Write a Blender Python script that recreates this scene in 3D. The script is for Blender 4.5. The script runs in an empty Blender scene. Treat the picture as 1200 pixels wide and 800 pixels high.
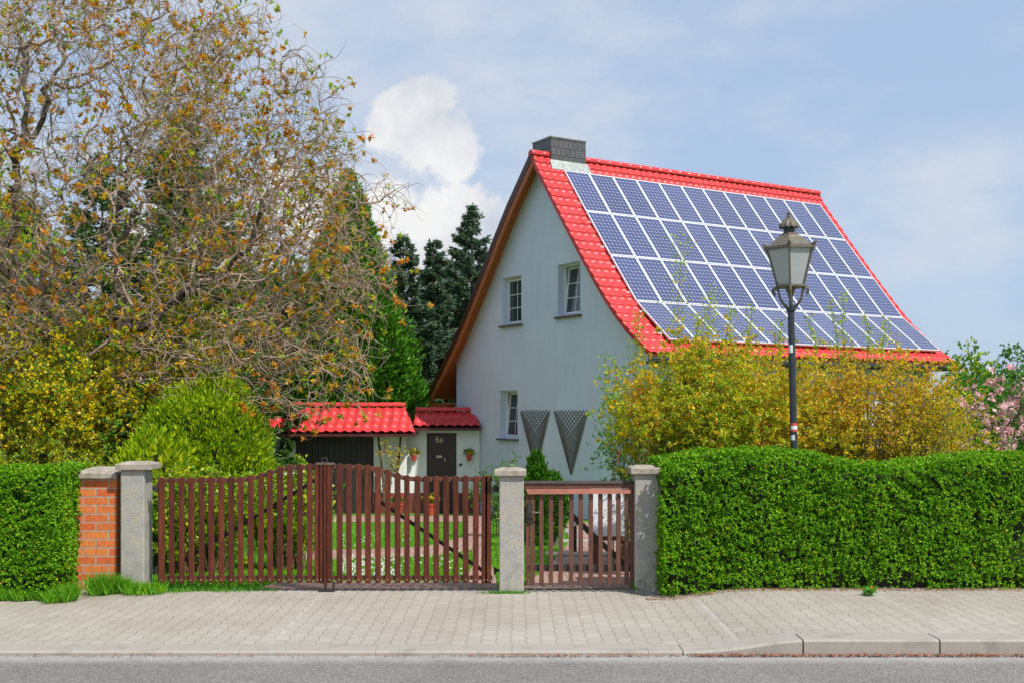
import bpy, math, random
import numpy as np
from mathutils import Vector, Matrix
random.seed(7)
S = bpy.context.scene
COL = S.collection
F, HY, CAMZ = 1290.0, 478.0, 1.78          # focal length and horizon in pixels of the 1200x800 photograph, eye height
R = math.radians
def PX(u, v, D):                            # a point seen at (u, v), D metres away
    return ((u-600)/F*D, D, CAMZ+(HY-v)/F*D)
def XU(u, D): return (u-600)/F*D
def ZV(v, D): return CAMZ+(HY-v)/F*D
def sstep(t):
    t = np.clip(t, 0, 1); return t*t*(3-2*t)
def gz(x, y):                               # garden terrain height
    b = .08*sstep((np.asarray(x, float)-1.5)/.9)*(1-sstep((np.asarray(y, float)-11)/6))
    return b - 1.38*np.clip((np.asarray(y, float)-11)/22.5, 0, 1)

# ------------------------------------------------------------------ materials
def newmat(name):
    m = bpy.data.materials.new(name); m.use_nodes = True
    nt = m.node_tree; return m, nt, nt.nodes['Principled BSDF'], nt.nodes['Material Output']
def nd(nt, t, **kw):
    n = nt.nodes.new(t)
    for k, v in kw.items():
        if k in n.inputs: n.inputs[k].default_value = v
        else: setattr(n, k, v)
    return n
def c4(c): return (c[0], c[1], c[2], 1)
def ramp(nt, fac, stops, interp='LINEAR'):
    r = nt.nodes.new('ShaderNodeValToRGB'); r.color_ramp.interpolation = interp
    while len(r.color_ramp.elements) < len(stops): r.color_ramp.elements.new(.5)
    for e, (p, c) in zip(r.color_ramp.elements, stops): e.position = p; e.color = c4(c)
    nt.links.new(fac, r.inputs[0]); return r.outputs[0]
def mixc(nt, a, b, fac, mode='MIX'):
    m = nt.nodes.new('ShaderNodeMix'); m.data_type = 'RGBA'; m.blend_type = mode
    for s, v in ((6, a), (7, b)):
        if isinstance(v, tuple): m.inputs[s].default_value = c4(v)
        else: nt.links.new(v, m.inputs[s])
    if isinstance(fac, (int, float)): m.inputs[0].default_value = fac
    else: nt.links.new(fac, m.inputs[0])
    return m.outputs[2]
def mth(nt, op, a, b=None, c=None):
    m = nt.nodes.new('ShaderNodeMath'); m.operation = op
    for i, v in enumerate((a, b, c)):
        if v is None: continue
        if isinstance(v, (int, float)): m.inputs[i].default_value = v
        else: nt.links.new(v, m.inputs[i])
    return m.outputs[0]
def noise(nt, scale, detail=4, rough=.55, vec=None, dist=0):
    n = nd(nt, 'ShaderNodeTexNoise', Scale=scale, Detail=detail, Roughness=rough, Distortion=dist)
    if vec is not None: nt.links.new(vec, n.inputs['Vector'])
    return n.outputs['Fac']
def coord(nt, kind='Object', scale=None, rot=None, loc=None):
    t = nt.nodes.new('ShaderNodeTexCoord').outputs[kind]
    if scale or rot or loc:
        mp = nt.nodes.new('ShaderNodeMapping')
        if scale: mp.inputs['Scale'].default_value = scale
        if rot: mp.inputs['Rotation'].default_value = rot
        if loc: mp.inputs['Location'].default_value = loc
        nt.links.new(t, mp.inputs[0]); return mp.outputs[0]
    return t
def bump(nt, bs, h, strength=.4, dist=.01):
    b = nd(nt, 'ShaderNodeBump', Strength=strength, Distance=dist)
    nt.links.new(h, b.inputs['Height']); nt.links.new(b.outputs[0], bs.inputs['Normal'])
def stain(name, c1, c2, scale=6, rough=.8, bscale=60, bs_=.3, bd=.004, stretch=None, c3=None, metal=0, spec=None, coat=0):
    m, nt, b, o = newmat(name)
    v = coord(nt, 'Object', scale=stretch)
    f = noise(nt, scale, 6, .6, v)
    st = [(.3, c1), (.7, c2)] if c3 is None else [(.25, c1), (.5, c2), (.72, c3)]
    nt.links.new(ramp(nt, f, st), b.inputs['Base Color'])
    b.inputs['Roughness'].default_value = rough; b.inputs['Metallic'].default_value = metal
    if spec is not None: b.inputs['Specular IOR Level'].default_value = spec
    if coat: b.inputs['Coat Weight'].default_value = coat; b.inputs['Coat Roughness'].default_value = .12
    bump(nt, b, noise(nt, bscale, 5, .6, v), bs_, bd)
    return m
def leafmat(name, stops, rough=.45, trans=.35, patch=1.2, amount=.5, spec=.4):
    m, nt, b, o = newmat(name)
    g = nt.nodes.new('ShaderNodeNewGeometry')
    n = noise(nt, patch, 3, .5, coord(nt))
    rnd = mth(nt, 'ADD', mth(nt, 'MULTIPLY', g.outputs['Random Per Island'], 1-amount*.5),
              mth(nt, 'MULTIPLY', mth(nt, 'SUBTRACT', n, .5), amount*1.6))
    rnd = mth(nt, 'ADD', rnd, amount*.2)
    colr = ramp(nt, rnd, stops)
    nt.links.new(colr, b.inputs['Base Color'])
    b.inputs['Roughness'].default_value = rough; b.inputs['Specular IOR Level'].default_value = spec
    t = nt.nodes.new('ShaderNodeBsdfTranslucent')
    nt.links.new(mixc(nt, colr, (1, 1, .35), .25, 'MULTIPLY'), t.inputs[0])
    mx = nt.nodes.new('ShaderNodeMixShader'); mx.inputs[0].default_value = trans
    nt.links.new(b.outputs[0], mx.inputs[1]); nt.links.new(t.outputs[0], mx.inputs[2])
    nt.links.new(mx.outputs[0], o.inputs[0]); return m

def sstep_node(nt, v, a, b_):
    mr = nt.nodes.new('ShaderNodeMapRange'); mr.interpolation_type = 'SMOOTHSTEP'
    mr.inputs[1].default_value = a; mr.inputs[2].default_value = b_; nt.links.new(v, mr.inputs[0]); return mr.outputs[0]

M = {}
def mat_conc(name, c1, c2, c3):
    m, nt, b, o = newmat(name); v = coord(nt)
    c = ramp(nt, noise(nt, 7, 6, .65, v), [(.28, c1), (.5, c2), (.75, c3)]); f = noise(nt, 150, 2, .8, v)
    c = mixc(nt, c, ramp(nt, f, [(.35, (.45, .45, .45)), (.5, (1, 1, 1)), (.68, (1.35, 1.33, 1.28))]), .8, 'MULTIPLY')
    nt.links.new(c, b.inputs['Base Color']); b.inputs['Roughness'].default_value = .92
    bump(nt, b, f, .8, .006); return m
M['concrete'] = mat_conc('concrete', (.25, .24, .22), (.38, .365, .33), (.44, .37, .24))
M['cap_concrete'] = stain('cap_concrete', (.22, .19, .15), (.44, .38, .31), 14, .9, 90, .6, .006)
M['darkwood'] = stain('red_brown_stained_wood', (.085, .017, .009), (.165, .030, .015), 5, .55, 40, .35, .004, (9, 9, 1.2), c3=(.05, .015, .010), spec=.25)
def mat_slat(name, c1, c2, c3):
    m, nt, b, o = newmat(name); oi = nt.nodes.new('ShaderNodeObjectInfo')
    v = coord(nt, scale=(9, 9, 1.2)); off = nt.nodes.new('ShaderNodeVectorMath'); off.operation = 'ADD'; nt.links.new(v, off.inputs[0])
    cx = nt.nodes.new('ShaderNodeCombineXYZ'); nt.links.new(mth(nt, 'MULTIPLY', oi.outputs['Random'], 40), cx.inputs[2]); nt.links.new(cx.outputs[0], off.inputs[1])
    f = noise(nt, 4, 7, .7, off.outputs[0])
    c = ramp(nt, f, [(.28, c3), (.45, c1), (.7, c2)])
    c = mixc(nt, c, ramp(nt, oi.outputs['Random'], [(0, (.72, .75, .8)), (1, (1.25, 1.2, 1.15))]), 1.0, 'MULTIPLY')
    g = noise(nt, 30, 4, .6, off.outputs[0]); c = mixc(nt, c, ramp(nt, g, [(.3, (.65, .65, .65)), (.6, (1.1, 1.1, 1.1))]), .7, 'MULTIPLY')
    nt.links.new(c, b.inputs['Base Color']); b.inputs['Roughness'].default_value = .6; b.inputs['Specular IOR Level'].default_value = .25
    bump(nt, b, g, .5, .004); return m
M['darkwood'] = mat_slat('red_brown_stained_slats', (.085, .022, .011), (.165, .040, .018), (.045, .017, .011))
M['oldwood'] = stain('weathered_brown_wood', (.06, .024, .015), (.12, .045, .026), 5, .65, 40, .4, .004, (9, 9, 1.2), c3=(.15, .06, .035))
M['boardwood'] = stain('weathered_board', (.09, .035, .022), (.22, .07, .035), 4, .6, 40, .4, .004, (1.5, 9, 9))
M['brace'] = stain('dark_iron', (.02, .015, .013), (.045, .03, .025), 8, .6)
M['castiron'] = stain('grey_cast_iron', (.09, .08, .06), (.16, .14, .105), 10, .5, 50, .3, .003, c3=(.11, .065, .04), metal=.25)
M['blackpole'] = stain('black_painted_iron', (.018, .022, .028), (.035, .04, .05), 6, .35, 30, .2, .002)
M['soffit'] = stain('orange_brown_wood', (.36, .09, .022), (.50, .14, .035), 3, .6, 30, .3, .004, (8, 8, 1))
M['darkedge'] = stain('dark_maroon_tile_edge', (.05, .012, .012), (.10, .02, .02), 6, .45)
M['slate'] = stain('anthracite_slate', (.045, .047, .055), (.085, .085, .09), 7, .45)
M['zinc'] = stain('weathered_zinc', (.22, .25, .24), (.42, .45, .43), 8, .45, metal=.4)
M['trellis'] = stain('grey_brown_lattice', (.12, .10, .09), (.20, .17, .15), 5, .7)
M['gutter'] = stain('dark_grey_gutter', (.05, .055, .06), (.09, .095, .10), 5, .4)
M['alu'] = stain('anodised_aluminium', (.68, .69, .71), (.78, .79, .80), 4, .35, 40, .05, .001, metal=.15)
M['frame_white'] = stain('white_window_frame', (.72, .73, .75), (.8, .8, .8), 4, .35, 30, .05, .001)
M['sill'] = stain('brown_stone_sill', (.10, .075, .06), (.17, .13, .10), 9, .6)
M['annexwhite'] = stain('white_limewash', (.76, .76, .74), (.84, .84, .82), 1.4, .9, 35, .35, .008)
def mat_render():
    m, nt, b, o = newmat('pale_blue_grey_render')
    v = coord(nt); a = noise(nt, .5, 5, .6, v); st = noise(nt, 1.0, 5, .65, coord(nt, scale=(3.2, 3.2, .35))); g = noise(nt, 90, 4, .7, v)
    c = ramp(nt, a, [(.3, (.66, .705, .85)), (.7, (.75, .785, .90))])
    c = mixc(nt, c, ramp(nt, st, [(.32, (.80, .80, .78)), (.55, (1, 1, 1))]), .28, 'MULTIPLY')
    c = mixc(nt, c, ramp(nt, g, [(.3, (.86, .86, .86)), (.7, (1.05, 1.05, 1.05))]), .7, 'MULTIPLY')
    nt.links.new(c, b.inputs['Base Color']); b.inputs['Roughness'].default_value = .92
    bump(nt, b, mth(nt, 'ADD', g, mth(nt, 'MULTIPLY', noise(nt, 3, 3, .5, v), 1.5)), .6, .012); return m
M['housewall'] = mat_render()
M['housebright'] = M['housewall']
M['plinth'] = stain('dark_red_plinth', (.13, .035, .03), (.2, .05, .04), 5, .7)
M['blackdoor'] = stain('near_black_boards', (.018, .013, .013), (.038, .026, .025), 3, .6, 30, .4, .006, (7, 7, .8))
M['frontdoor'] = stain('dark_brown_door', (.035, .018, .016), (.055, .028, .024), 3, .45, 30, .3, .004, (7, 7, .8))
M['soil'] = stain('dark_soil', (.04, .028, .018), (.10, .065, .04), 12, .95, 60, .8, .02)
M['asphaltcore'] = M['soil']
M['wboard'] = stain('faded_red_brown_board', (.16, .045, .028), (.34, .10, .05), 5, .6, 30, .3, .004, (2, 8, 8))
M['terracotta'] = stain('red_pot', (.5, .05, .03), (.62, .08, .045), 6, .6)
M['white_paint'] = stain('white_paint', (.74, .75, .78), (.82, .82, .84), 3, .5)
M['brass'] = stain('pale_metal_fitting', (.5, .42, .28), (.6, .52, .36), 9, .4, metal=.5)
M['twig'] = stain('greyish_twig_bark', (.13, .085, .058), (.40, .29, .215), 1.6, .85, 30, .5, .01, c3=(.22, .165, .125))
M['bark'] = stain('dark_bark', (.06, .045, .035), (.15, .115, .09), 5, .9, 25, .8, .03, (1, 1, .4))
M['stem'] = stain('olive_brown_stem', (.12, .08, .035), (.22, .15, .06), 5, .8)
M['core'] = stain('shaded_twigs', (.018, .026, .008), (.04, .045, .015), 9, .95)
M['slab'] = stain('grey_kerbstone', (.22, .20, .17), (.34, .31, .27), 5, .85, 90, .5, .004, c3=(.30, .27, .235))
M['sticker'] = stain('white_sticker', (.75, .75, .75), (.8, .8, .8), 4, .5)
M['red'] = stain('red_sticker', (.6, .05, .04), (.65, .07, .05), 4, .5)

# leaves
M['box'] = leafmat('fresh_green_hedge_leaf', [(.0, (.03, .11, .004)), (.35, (.10, .30, .007)), (.7, (.22, .49, .012)), (1, (.42, .64, .025))], .5, .36, 2.5, .35, .2)
M['yew'] = leafmat('yellow_green_scale_leaf', [(0, (.06, .19, .004)), (.35, (.24, .42, .008)), (.7, (.56, .68, .012)), (1, (.78, .78, .03))], .5, .4, 2.5, .5)
M['variegated'] = leafmat('variegated_leaf', [(0, (.06, .20, .008)), (.45, (.22, .45, .012)), (.72, (.44, .58, .015)), (.82, (.80, .66, .02)), (1, (.82, .7, .03))], .4, .45, 3, .4)
M['thuja'] = leafmat('green_thuja_spray', [(0, (.02, .08, .006)), (.5, (.06, .22, .008)), (.85, (.13, .36, .01)), (1, (.24, .46, .02))], .5, .25, 1.0, .5)
M['spruce'] = leafmat('blue_green_spruce_needles', [(0, (.05, .11, .06)), (.6, (.11, .20, .13)), (.9, (.18, .26, .11)), (1, (.30, .34, .08))], .55, .3, .8, .5)
M['darkfir'] = leafmat('dark_green_needles', [(0, (.04, .11, .02)), (.6, (.09, .20, .035)), (1, (.20, .30, .05))], .55, .3, .8, .5)
M['birch'] = leafmat('light_green_leaf', [(0, (.05, .17, .012)), (.5, (.12, .32, .02)), (1, (.25, .45, .04))], .45, .4)
M['orangeleaf'] = leafmat('young_orange_leaf', [(0, (.66, .14, .03)), (.3, (.74, .28, .02)), (.55, (.62, .40, .02)), (.8, (.36, .36, .02)), (1, (.20, .30, .02))], .45, .45, 1.5, .6)
M['yellowleaf'] = leafmat('yellow_maple_leaf', [(0, (.20, .34, .012)), (.25, (.50, .50, .012)), (.5, (.84, .66, .012)), (.85, (.88, .66, .014)), (1, (.70, .30, .02))], .45, .5, 1.2, .6)
M['olivered'] = leafmat('olive_and_reddish_leaf', [(0, (.14, .27, .012)), (.25, (.45, .46, .015)), (.5, (.84, .62, .02)), (.78, (.84, .36, .025)), (1, (.66, .10, .05))], .45, .5, 1.0, .7)
M['olivegreen'] = leafmat('olive_green_leaf', [(0, (.10, .30, .012)), (.4, (.30, .50, .015)), (.75, (.66, .66, .02)), (1, (.78, .56, .02))], .45, .5, 1.0, .6)
M['gardengreen'] = leafmat('garden_green_leaf', [(0, (.03, .13, .012)), (.5, (.09, .26, .02)), (1, (.22, .40, .03))], .45, .35, .8, .5)
M['brighty'] = leafmat('bright_green_leaf', [(0, (.04, .19, .01)), (.5, (.10, .36, .02)), (1, (.22, .5, .03))], .45, .4)
M['blossom'] = leafmat('yellow_blossom', [(0, (.85, .42, .01)), (.6, (.9, .55, .015)), (1, (.9, .68, .04))], .5, .3)
M['pink'] = leafmat('pink_petal', [(0, (.78, .30, .38)), (.5, (.88, .55, .60)), (1, (.88, .72, .72))], .5, .35)
M['redflower'] = leafmat('red_petal', [(0, (.6, .03, .03)), (1, (.75, .08, .07))], .5, .3)
M['whiteflower'] = leafmat('white_petal', [(0, (.8, .8, .75)), (1, (.85, .85, .85))], .5, .2)
M['grass'] = leafmat('lawn_blade', [(0, (.07, .25, .008)), (.5, (.14, .42, .012)), (1, (.32, .56, .02))], .5, .35, 1.2, .5)
M['litter'] = leafmat('brown_bud_scale', [(0, (.25, .09, .04)), (.6, (.42, .17, .08)), (1, (.5, .3, .18))], .7, .1)

def mat_roof():
    m, nt, b, o = newmat('glazed_red_roof_tile')
    n = noise(nt, 2.6, 6, .75, coord(nt)); g = nt.nodes.new('ShaderNodeNewGeometry')
    vo = nd(nt, 'ShaderNodeTexVoronoi', Scale=3.4); nt.links.new(coord(nt), vo.inputs['Vector'])
    c = ramp(nt, n, [(.25, (.47, .028, .026)), (.45, (.62, .040, .042)), (.75, (.72, .062, .058))])
    c = mixc(nt, c, ramp(nt, vo.outputs['Color'], [(.1, (.80, .84, .84)), (.9, (1.12, 1.1, 1.1))]), .7, 'MULTIPLY')
    gr = noise(nt, 9, 6, .75, coord(nt)); c = mixc(nt, c, (.20, .09, .06), mth(nt, 'MULTIPLY', sstep_node(nt, gr, .56, .74), .55))
    nt.links.new(c, b.inputs['Base Color'])
    b.inputs['Roughness'].default_value = .42; b.inputs['Specular IOR Level'].default_value = .35; b.inputs['Coat Weight'].default_value = .04; b.inputs['Coat Roughness'].default_value = .16
    bump(nt, b, noise(nt, 25, 4, .6, coord(nt)), .15, .004); return m
M['roof'] = mat_roof()

def mat_cells():
    m, nt, b, o = newmat('blue_solar_cells')
    uv = nt.nodes.new('ShaderNodeTexCoord').outputs['UV']
    sp = nt.nodes.new('ShaderNodeSeparateXYZ'); nt.links.new(uv, sp.inputs[0])
    fx = mth(nt, 'ABSOLUTE', mth(nt, 'SUBTRACT', mth(nt, 'FRACT', sp.outputs[0]), .5))
    fy = mth(nt, 'ABSOLUTE', mth(nt, 'SUBTRACT', mth(nt, 'FRACT', sp.outputs[1]), .5))
    a = mth(nt, 'LESS_THAN', fx, .472); c = mth(nt, 'LESS_THAN', fy, .472)
    d = mth(nt, 'LESS_THAN', mth(nt, 'ADD', fx, fy), .80)
    cell = mth(nt, 'MULTIPLY', mth(nt, 'MULTIPLY', a, c), d)
    # two thin busbars per cell
    bb = mth(nt, 'LESS_THAN', mth(nt, 'ABSOLUTE', mth(nt, 'SUBTRACT', fx, .25)), .018)
    cellc = ramp(nt, noise(nt, .9, 3, .5, coord(nt)), [(.3, (.016, .025, .115)), (.7, (.026, .038, .155))])
    cellc = mixc(nt, cellc, (.30, .33, .42), mth(nt, 'MULTIPLY', bb, .5))
    oi = nt.nodes.new('ShaderNodeObjectInfo'); cellc = mixc(nt, cellc, ramp(nt, oi.outputs['Random'], [(0, (.78, .80, .85)), (1, (1.25, 1.2, 1.12))]), .8, 'MULTIPLY')
    colr = mixc(nt, (.34, .37, .44), cellc, cell)
    nt.links.new(colr, b.inputs['Base Color'])
    b.inputs['Roughness'].default_value = .35; b.inputs['Coat Weight'].default_value = .8; b.inputs['Coat Roughness'].default_value = .10
    b.inputs['Coat IOR'].default_value = 1.5
    return m
M['cells'] = mat_cells()

def mat_brickwall():
    m, nt, b, o = newmat('orange_brick')
    v = coord(nt, 'Object', scale=(1, 1, 1), rot=(R(-90), 0, 0))
    tex = nd(nt, 'ShaderNodeTexBrick', Scale=1.0, **{'Mortar Size': .007, 'Mortar Smooth': .1, 'Brick Width': .245, 'Row Height': .083})
    nt.links.new(v, tex.inputs['Vector'])
    tex.inputs['Color1'].default_value = c4((.62, .13, .035)); tex.inputs['Color2'].default_value = c4((.74, .24, .055))
    tex.inputs['Mortar'].default_value = c4((.42, .38, .33))
    n = noise(nt, 30, 4, .6, coord(nt))
    nt.links.new(mixc(nt, tex.outputs[0], ramp(nt, n, [(.3, (.6, .55, .5)), (.7, (1.15, 1.1, 1.05))]), .6, 'MULTIPLY'), b.inputs['Base Color'])
    b.inputs['Roughness'].default_value = .85
    h = mth(nt, 'ADD', mth(nt, 'MULTIPLY', tex.outputs[1], -1.0), mth(nt, 'MULTIPLY', n, .3))
    bump(nt, b, h, .8, .008); return m
M['brick'] = mat_brickwall()

def mat_paver(name, c1, c2, mortar, bw=.20, rh=.115, wav=.012, strips=False, rough=.85):
    m, nt, b, o = newmat(name)
    v = coord(nt, 'Object')
    sp = nt.nodes.new('ShaderNodeSeparateXYZ'); nt.links.new(v, sp.inputs[0])
    # interlocking blocks: joints run in depth and wave a little
    wx = mth(nt, 'MULTIPLY', mth(nt, 'SINE', mth(nt, 'MULTIPLY', sp.outputs[1], 2*math.pi/bw)), wav)
    lo = mth(nt, 'MULTIPLY', mth(nt, 'SUBTRACT', noise(nt, 1.1, 2, .5, v), .5), .05)
    cx = nt.nodes.new('ShaderNodeCombineXYZ')
    nt.links.new(mth(nt, 'ADD', sp.outputs[1], lo), cx.inputs[0]); nt.links.new(mth(nt, 'ADD', mth(nt, 'ADD', sp.outputs[0], wx), lo), cx.inputs[1])
    tex = nd(nt, 'ShaderNodeTexBrick', Scale=1.0, **{'Mortar Size': .0045, 'Mortar Smooth': .25, 'Brick Width': bw, 'Row Height': rh})
    nt.links.new(cx.outputs[0], tex.inputs['Vector'])
    tex.inputs['Color1'].default_value = c4(c1); tex.inputs['Color2'].default_value = c4(c2); tex.inputs['Mortar'].default_value = c4(mortar)
    big = noise(nt, .9, 5, .65, v); fine = noise(nt, 160, 3, .7, v)
    colr = mixc(nt, tex.outputs[0], ramp(nt, big, [(.3, (.86, .83, .80)), (.6, (1.06, 1.06, 1.06))]), .8, 'MULTIPLY')
    colr = mixc(nt, colr, ramp(nt, fine, [(.3, (.75, .75, .75)), (.7, (1.15, 1.15, 1.15))]), .5, 'MULTIPLY')
    if strips:
        sta = noise(nt, 2.2, 7, .75, v, .6); colr = mixc(nt, colr, (.23, .20, .165), mth(nt, 'MULTIPLY', sstep_node(nt, sta, .55, .72), .38))
    if strips:   # light mortar-filled joints crossing the pavement
        for x0, sl in ((-1.83, .06), (1.70, .02), (3.33, .02)):
            dx = mth(nt, 'ABSOLUTE', mth(nt, 'SUBTRACT', mth(nt, 'ADD', sp.outputs[0], mth(nt, 'MULTIPLY', mth(nt, 'SUBTRACT', noise(nt, 6, 3, .6, v), .5), .05)), x0))
            k = mth(nt, 'MULTIPLY', mth(nt, 'LESS_THAN', dx, .018), mth(nt, 'GREATER_THAN', noise(nt, 5, 4, .6, v), .44))
            colr = mixc(nt, colr, (.60, .60, .60), mth(nt, 'MULTIPLY', k, .22))
        moss = mth(nt, 'MULTIPLY', mth(nt, 'GREATER_THAN', noise(nt, 3.2, 5, .7, v), .60), sstep_node(nt, sp.outputs[1], 9.9, 10.7))
        colr = mixc(nt, colr, (.26, .23, .10), mth(nt, 'MULTIPLY', moss, .5))
    nt.links.new(colr, b.inputs['Base Color']); b.inputs['Roughness'].default_value = rough
    h = mth(nt, 'ADD', mth(nt, 'MULTIPLY', tex.outputs[1], -1.0), mth(nt, 'MULTIPLY', fine, .25))
    bump(nt, b, h, .6, .006); return m
M['pavers'] = mat_paver('grey_beige_pavers', (.355, .318, .27), (.39, .352, .302), (.265, .23, .185), .19, .115, .008, strips=True)
M['redpavers'] = mat_paver('reddish_garden_pavers', (.33, .20, .155), (.40, .25, .195), (.15, .10, .075), .2, .1, 0)

def mat_asphalt():
    m, nt, b, o = newmat('worn_asphalt')
    v = coord(nt)
    vo = nd(nt, 'ShaderNodeTexVoronoi', Scale=95.0); nt.links.new(v, vo.inputs['Vector'])
    big = noise(nt, .7, 5, .6, v); f = noise(nt, 220, 3, .7, v)
    c = ramp(nt, vo.outputs['Color'], [(0, (.12, .112, .102)), (.6, (.215, .202, .185)), (1, (.35, .33, .30))])
    c = mixc(nt, c, ramp(nt, f, [(.3, (.7, .7, .7)), (.7, (1.2, 1.2, 1.2))]), .7, 'MULTIPLY')
    c = mixc(nt, c, ramp(nt, big, [(.35, (.80, .80, .80)), (.65, (1.12, 1.1, 1.08))]), .8, 'MULTIPLY')
    sp = nt.nodes.new('ShaderNodeSeparateXYZ'); nt.links.new(v, sp.inputs[0])
    edge = mth(nt, 'MULTIPLY', sstep_node(nt, sp.outputs[1], 7.75, 8.0), noise(nt, 4, 4, .6, v))
    c = mixc(nt, c, (.46, .44, .42), edge)
    nt.links.new(c, b.inputs['Base Color']); b.inputs['Roughness'].default_value = .85
    bump(nt, b, mth(nt, 'ADD', vo.outputs['Distance'], f), .6, .006); return m
M['asphalt'] = mat_asphalt()
def mat_ground():
    m, nt, b, o = newmat('lawn_ground')
    v = coord(nt)
    a = noise(nt, 1.2, 5, .6, v); f = noise(nt, 45, 4, .7, v)
    c = ramp(nt, a, [(.3, (.07, .22, .010)), (.7, (.13, .33, .016))])
    c = mixc(nt, c, ramp(nt, f, [(.3, (.45, .5, .4)), (.7, (1.3, 1.25, 1.1))]), .8, 'MULTIPLY')
    nt.links.new(c, b.inputs['Base Color']); b.inputs['Roughness'].default_value = .95
    bump(nt, b, f, 1, .03); return m
M['ground'] = mat_ground()
def mat_glass():
    m, nt, b, o = newmat('window_glass')
    b.inputs['Base Color'].default_value = c4((.035, .045, .05)); b.inputs['Roughness'].default_value = .04
    b.inputs['Specular IOR Level'].default_value = .8; return m
M['glass'] = mat_glass()
def mat_frosted():
    m, nt, b, o = newmat('milky_lantern_glass')
    n = noise(nt, 3, 3, .5, coord(nt))
    nt.links.new(ramp(nt, n, [(.3, (.62, .66, .66)), (.7, (.74, .76, .75))]), b.inputs['Base Color'])
    b.inputs['Roughness'].default_value = .25
    t = nt.nodes.new('ShaderNodeBsdfTranslucent'); t.inputs[0].default_value = c4((.7, .74, .74))
    mx = nt.nodes.new('ShaderNodeMixShader'); mx.inputs[0].default_value = .5
    nt.links.new(b.outputs[0], mx.inputs[1]); nt.links.new(t.outputs[0], mx.inputs[2]); nt.links.new(mx.outputs[0], o.inputs[0])
    return m
M['frosted'] = mat_frosted()
def mat_slateclad():
    m, nt, b, o = newmat('slate_cladding')
    uv = nt.nodes.new('ShaderNodeTexCoord').outputs['UV']
    tex = nd(nt, 'ShaderNodeTexBrick', Scale=1.0, **{'Mortar Size': .008, 'Brick Width': .16, 'Row Height': .21})
    nt.links.new(uv, tex.inputs['Vector'])
    tex.inputs['Color1'].default_value = c4((.085, .085, .09)); tex.inputs['Color2'].default_value = c4((.12, .115, .115)); tex.inputs['Mortar'].default_value = c4((.02, .02, .025))
    nt.links.new(tex.outputs[0], b.inputs['Base Color']); b.inputs['Roughness'].default_value = .4
    bump(nt, b, mth(nt, 'MULTIPLY', tex.outputs[1], -1), .6, .01); return m
M['slateclad'] = mat_slateclad()

# ------------------------------------------------------------------ mesh helpers
def mesh_np(name, verts, quads=None, tris=None, smooth=False, uvs=None):
    me = bpy.data.meshes.new(name)
    verts = np.asarray(verts, np.float32); me.vertices.add(len(verts)); me.vertices.foreach_set('co', verts.ravel())
    loops = []; starts = []; tot = 0
    if quads is not None and len(quads):
        q = np.asarray(quads, np.int32); loops.append(q.ravel()); starts.append(np.arange(len(q))*4); tot = len(q)*4
    if tris is not None and len(tris):
        t = np.asarray(tris, np.int32); loops.append(t.ravel()); starts.append(tot+np.arange(len(t))*3)
    lo = np.concatenate(loops); st = np.concatenate(starts).astype(np.int32)
    me.loops.add(len(lo)); me.loops.foreach_set('vertex_index', lo)
    me.polygons.add(len(st)); me.polygons.foreach_set('loop_start', st)
    if smooth: me.polygons.foreach_set('use_smooth', np.ones(len(st), bool))
    if uvs is not None:
        l = me.uv_layers.new(name='UVMap'); l.data.foreach_set('uv', np.asarray(uvs, np.float32)[lo].ravel())
    me.update(calc_edges=True); me.validate(); return me
def link(name, me, mats, parent=None, loc=None):
    o = bpy.data.objects.new(name, me); COL.objects.link(o)
    for m in (mats if isinstance(mats, (list, tuple)) else [mats]): me.materials.append(M[m] if isinstance(m, str) else m)
    if parent is not None: o.parent = parent
    if loc is not None: o.location = loc
    return o
def tag(o, label=None, cat=None, group=None, kind=None):
    if label: o['label'] = label
    if cat: o['category'] = cat
    if group: o['group'] = group
    if kind: o['kind'] = kind
    return o
def thing(name, loc, label, cat, group=None, rz=0):
    o = bpy.data.objects.new(name, None); COL.objects.link(o); o.location = loc; o.rotation_euler = (0, 0, rz)
    o.empty_display_size = .1
    return tag(o, label, cat, group)
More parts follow.
